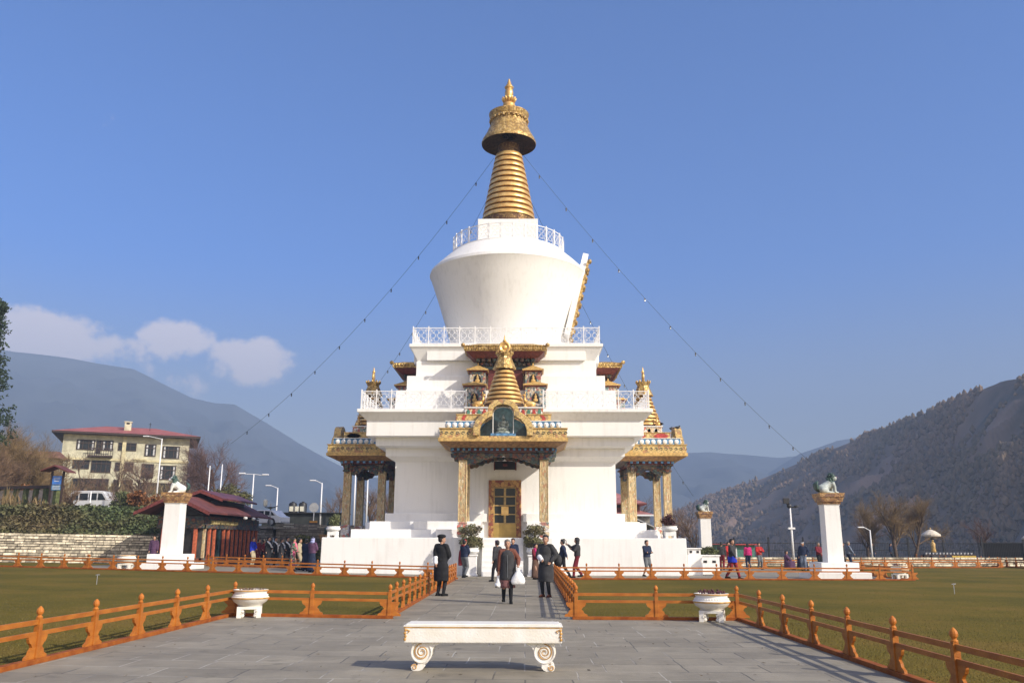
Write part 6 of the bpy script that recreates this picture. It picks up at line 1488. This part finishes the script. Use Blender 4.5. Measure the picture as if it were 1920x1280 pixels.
# ================================================================ lamp posts
def lamp(px,Y,pyt,label,arm=-1,kind='arm',armL=.9,z0=None):
    q=D(px,pyt,Y);z0=(zl(q.x,Y) if q.x<-12 else 0) if z0 is None else z0;h=q.z-z0
    t=empty('lamp_post',(q.x,Y,z0),0,label,'lamp post');mb=MB();mb.tube([(0,0,0),(0,0,h)],[.085,.05],8);mb.build('pole',METW if kind!='globe' else GREY,t,smooth=True)
    if kind=='arm':
        mb=MB();mb.tube([(0,0,h-.05),(arm*armL*.6,0,h+.12),(arm*armL,0,h+.22)],[.035,.03,.03],6);mb.build('arm',METW,t)
        mb=MB();mb.box(min(arm*armL,arm*(armL+.5)),max(arm*armL,arm*(armL+.5)),-.10,.10,h+.17,h+.27);mb.build('lamp_head',METW,t,bev=.02)
    elif kind=='double':
        mb=MB();mb.tube([(-.9,0,h+.05),(0,0,h+.02),(.9,0,h-.08)],.03,6);mb.build('arm',METW,t)
        for s in (-1,1): mb=MB();mb.box(s*1.1-.28,s*1.1+.28,-.12,.12,h-.02-.06*s,h+.10-.06*s);mb.build('lamp_head',METW,t,bev=.02)
    elif kind=='globe':
        mb=MB();mb.tube([(-.45,0,h-.25),(0,0,h-.35),(.55,0,h-.15)],.03,6);mb.build('arm',BLACK,t)
        mb=MB();mb.lathe([(.10,h-.1),(.16,h),(.17,h+.35),(.12,h+.42),(.05,h+.45)],12,(-.42,0,-.1));mb.build('lamp_head',MATS['frosted_lamp'],t)
        mb=MB();mb.lathe([(.3,h-.30),(.34,h-.26),(.05,h-.22)],12);mb.build('collar',BLACK,t)
    elif kind=='flood':
        mb=MB();mb.box(-.42,-.05,-.12,.12,h+.15,h+.5);mb.tube([(-.25,0,h+.2),(0,0,h-.05),(.4,0,h-.1)],.04,6);mb.ball((.42,0,h-.02),(.18,.12,.07),8,6);mb.ball((-.05,0,h+.0),(.16,.14,.16),8,6);mb.build('lamp_head',BLACK,t)
        mb=MB();mb.box(-.22,.22,-.1,.1,h*.62,h*.62+.12);mb.build('box',METW,t)
    return t
lamp(304,80,822,'tallest white lamp mast with long arm, before the apartment block',-1,'arm',1.3)
lamp(394,84,873,'plain white pole behind the prayer house lantern roof','plain','plain')
lamp(417,90,870,'thin white pole against the purple brown tree','plain','plain')
lamp(476,80,889,'white lamp post with two pinkish heads spread like a T',-1,'double')
lamp(521,84,914,'slim white lamp post with one arm next to the globe lamp',-1,'arm',.7)
lamp(508,66,944,'short lamp post with pale lantern head above the parked car',-1,'globe')
lamp(604,76,905,'white lamp post with one arm just outside the shaded porch',-1,'arm',.6)
lamp(667,74,884,'white pole seen in the first gap of the shaded porch','plain','plain')
lamp(690,74,893,'white pole seen in the second gap of the shaded porch','plain','plain')
lamp(1481,58,948,'white lamp post with dark floodlight head near the tall lion pillar',-1,'flood',z0=0)
lamp(1631,74,993,'short white lamp stub with small arm under the willows',-1,'arm',.5,z0=0)
lamp(171,74,921,'short white road marker post behind the minibus','plain','plain')
# ================================================================ right side: black fence, shed, pagoda, shrine
def ironfence(a,b,h,label,step=.16,solid=False):
    a=Vector(a);b=Vector(b);t=empty('iron_fence',a,0,label,'fence');d=b-a;L=d.length;M=Matrix.Rotation(math.atan2(d.y,d.x),4,'Z');mb=MB();x=0
    while x<L: mb.box(x-.012,x+.012,-.012,.012,.05,h);x+=step
    for z in (.15,h*.55,h-.12): mb.box(0,L,-.02,.02,z,z+.05)
    mb.xf(M);mb.build('grille',BLACK,t)
    n=int(L/3.2)
    for k in range(n+1):
        x=L*k/n;mb=MB();mb.box(x-.07,x+.07,-.07,.07,0,h+.35);mb.ball((x,0,h+.42),.09,6,5);mb.xf(M);mb.build('post',BLACK,t)
    if solid:
        mb=MB();mb.box(0,L,.03,.06,.1,h-.05);mb.xf(M);mb.build('screen',mk('dark_screen',(.015,.014,.014),.8,.2,3),t)
ironfence((14,88,0),(44,86,0),1.7,'black iron railing across the valley side behind the willows')
ironfence((41.2,80,0),(58,77,0),1.75,'solid black screen fence under the dark leafless tree',.14,True)
ironfence((10.3,72,0),(17,72,0),1.55,'short black iron gate railing behind the magenta jacket')
t=empty('gate_shed',(D(1372,1000,84).x,84,0),0,'low green walled shed with thin red roof behind the red jackets','hut')
hh=D(1372,1019,84).z;mb=MB();mb.box(-2.3,2.1,0,2,0,hh-.1);mb.build('wall',GREENP,t);mb=MB();mb.box(-.5,.4,-.04,-.005,0,hh-.35);mb.build('door',WHITEP,t);mb=MB();mb.box(-2.6,2.4,-.4,2.3,hh-.1,hh);mb.build('roof',REDP,t)
q=D(1165,1000,88);t=empty('pagoda_hall',(q.x,88,0),0,'two tiered maroon hall seen between the stupa and sunny porch columns','building')
x1=D(1212,1000,88).x-q.x;x2=D(1224,1000,88).x-q.x;x3=D(1235,1000,88).x-q.x
za=D(0,938,88).z;zb2=D(0,958,88).z;zc2=D(0,966,88).z
mb=MB();mb.box(-6,x1-.6,0,6,zb2,za-.3);mb.cur=1;mb.box(-6,x3-.8,.2,6,0,zb2-.35);mb.build('wall',[MAROON,STONEG],t)
mb=MB();mb.box(-6,x1-.8,-.02,-.005,zb2+.5,zb2+.85);mb.build('window_band',DARK,t)
def hiproof(z,x0,x1,y0,y1,rise,ins):
    mb=MB();mb.box(x0,x1,y0,y1,z,z+.14);mb.cur=1;mb.add([(x0,y0,z+.143),(x1,y0,z+.143),(x1,y1,z+.143),(x0,y1,z+.143),(x0+ins,(y0+y1)/2,z+rise),(x1-ins,(y0+y1)/2,z+rise)],[(0,1,5,4),(1,2,5),(2,3,4,5),(3,0,4),(0,3,2,1)]);return mb
hiproof(za-.3,-7,x1,-1,7,1.5,3).build('upper_roof',[MAROON,mk('weathered_pink_roof',(.42,.17,.15),.7,.2,2)],t)
hiproof(zb2-.35,-7,x2,-1.5,7.5,1.0,2).build('lower_roof',[WHITEP,MATS['weathered_pink_roof']],t)
mb=MB();mb.add([(x1-1.2,-2.5,zc2-.2),(x3,-2.5,zc2-1.3),(x3,1,zc2-1.3),(x1-1.2,1,zc2-.2),(x1-1.2,-2.5,zc2-.32),(x3,-2.5,zc2-1.42),(x3,1,zc2-1.42),(x1-1.2,1,zc2-.32)],[(0,1,2,3),(7,6,5,4),(0,4,5,1),(1,5,6,2),(2,6,7,3),(3,7,4,0)]);mb.build('lean_to_roof',GREY,t)
# shrine with parasol
q=D(1747,1000,70);t=empty('gilded_figure',(q.x,70,0),0,'small gilded standing figure on a dark pedestal under the white parasol','statue')
zt=D(1747,1003,70).z;mb=MB();mb.frus(0,0,0,.9,.30,.22);mb.build('pedestal',BLACK,t)
mb=MB();mb.lathe([(.16,.9),(.2,1.0),(.15,1.3),(.19,1.55),(.1,1.7),(.06,1.72)],14);mb.ball((0,0,1.83),(.09,.09,.12),8,6);mb.cur=1;mb.ball((0,0,1.96),(.19,.19,.07),8,6);mb.build('figure',[GOLDP,BLACK],t,smooth=True)
def parasol(x,y,ztop,Rr,label,mat):
    t=empty('parasol',(x,y,0),0,label,'parasol');mb=MB();mb.tube([(0,0,0),(0,0,ztop)],.03,6);mb.build('pole',GREY,t);mb=MB();mb.lathe([(Rr*1.0,ztop-.52),(Rr*1.0,ztop-.40),(Rr*.8,ztop-.28),(Rr*.45,ztop-.10),(Rr*.1,ztop)],16,cap=False);mb.build('canopy',mat,t);mb=MB();mb.lathe([(.03,ztop),(.07,ztop+.06),(.02,ztop+.16)],8);mb.build('finial',GOLDP,t)
PAR=mk('parasol_cloth',(.62,.55,.45),.8,.1,4)
parasol(q.x+.1,70.4,D(1747,992,70).z,.72,'white fringed parasol standing over the gilded figure',PAR)
q2=D(1940,1000,66);parasol(q2.x,66,D(1940,997,66).z,.9,'beige parasol cut by the picture edge above the screen fence',PAR)
t=empty('lamp_table',(q.x-.3,67,0),0,'long table with rows of small white cups and yellow cloth before the parasol','table')
mb=MB();mb.box(-1.9,1.9,-.35,.35,.72,.80);mb.build('tabletop',FR,t)
for s in (-1,1):
    for yy in (-1,1): mb=MB();mb.box(s*1.75-.05,s*1.75+.05,yy*.28-.05,yy*.28+.05,0,.719);mb.build('leg',FR,t)
mb=MB();mb.box(.1,1.88,-.37,-.352,.18,.70);mb.build('table_cloth',mk('yellow_cloth',(.60,.42,.08),.8,.2,6),t)
for k in range(14):
    x=q.x-.3-1.7+k*.26;mb=MB();mb.lathe([(.04,0),(.06,.05),(.085,.13)],8);o=mb.build('cup',WHITEP);o.location=(x,66.9,.80);tag(o,'small white cup in the row on the table before the parasol','cup','white cups in the row on the table')
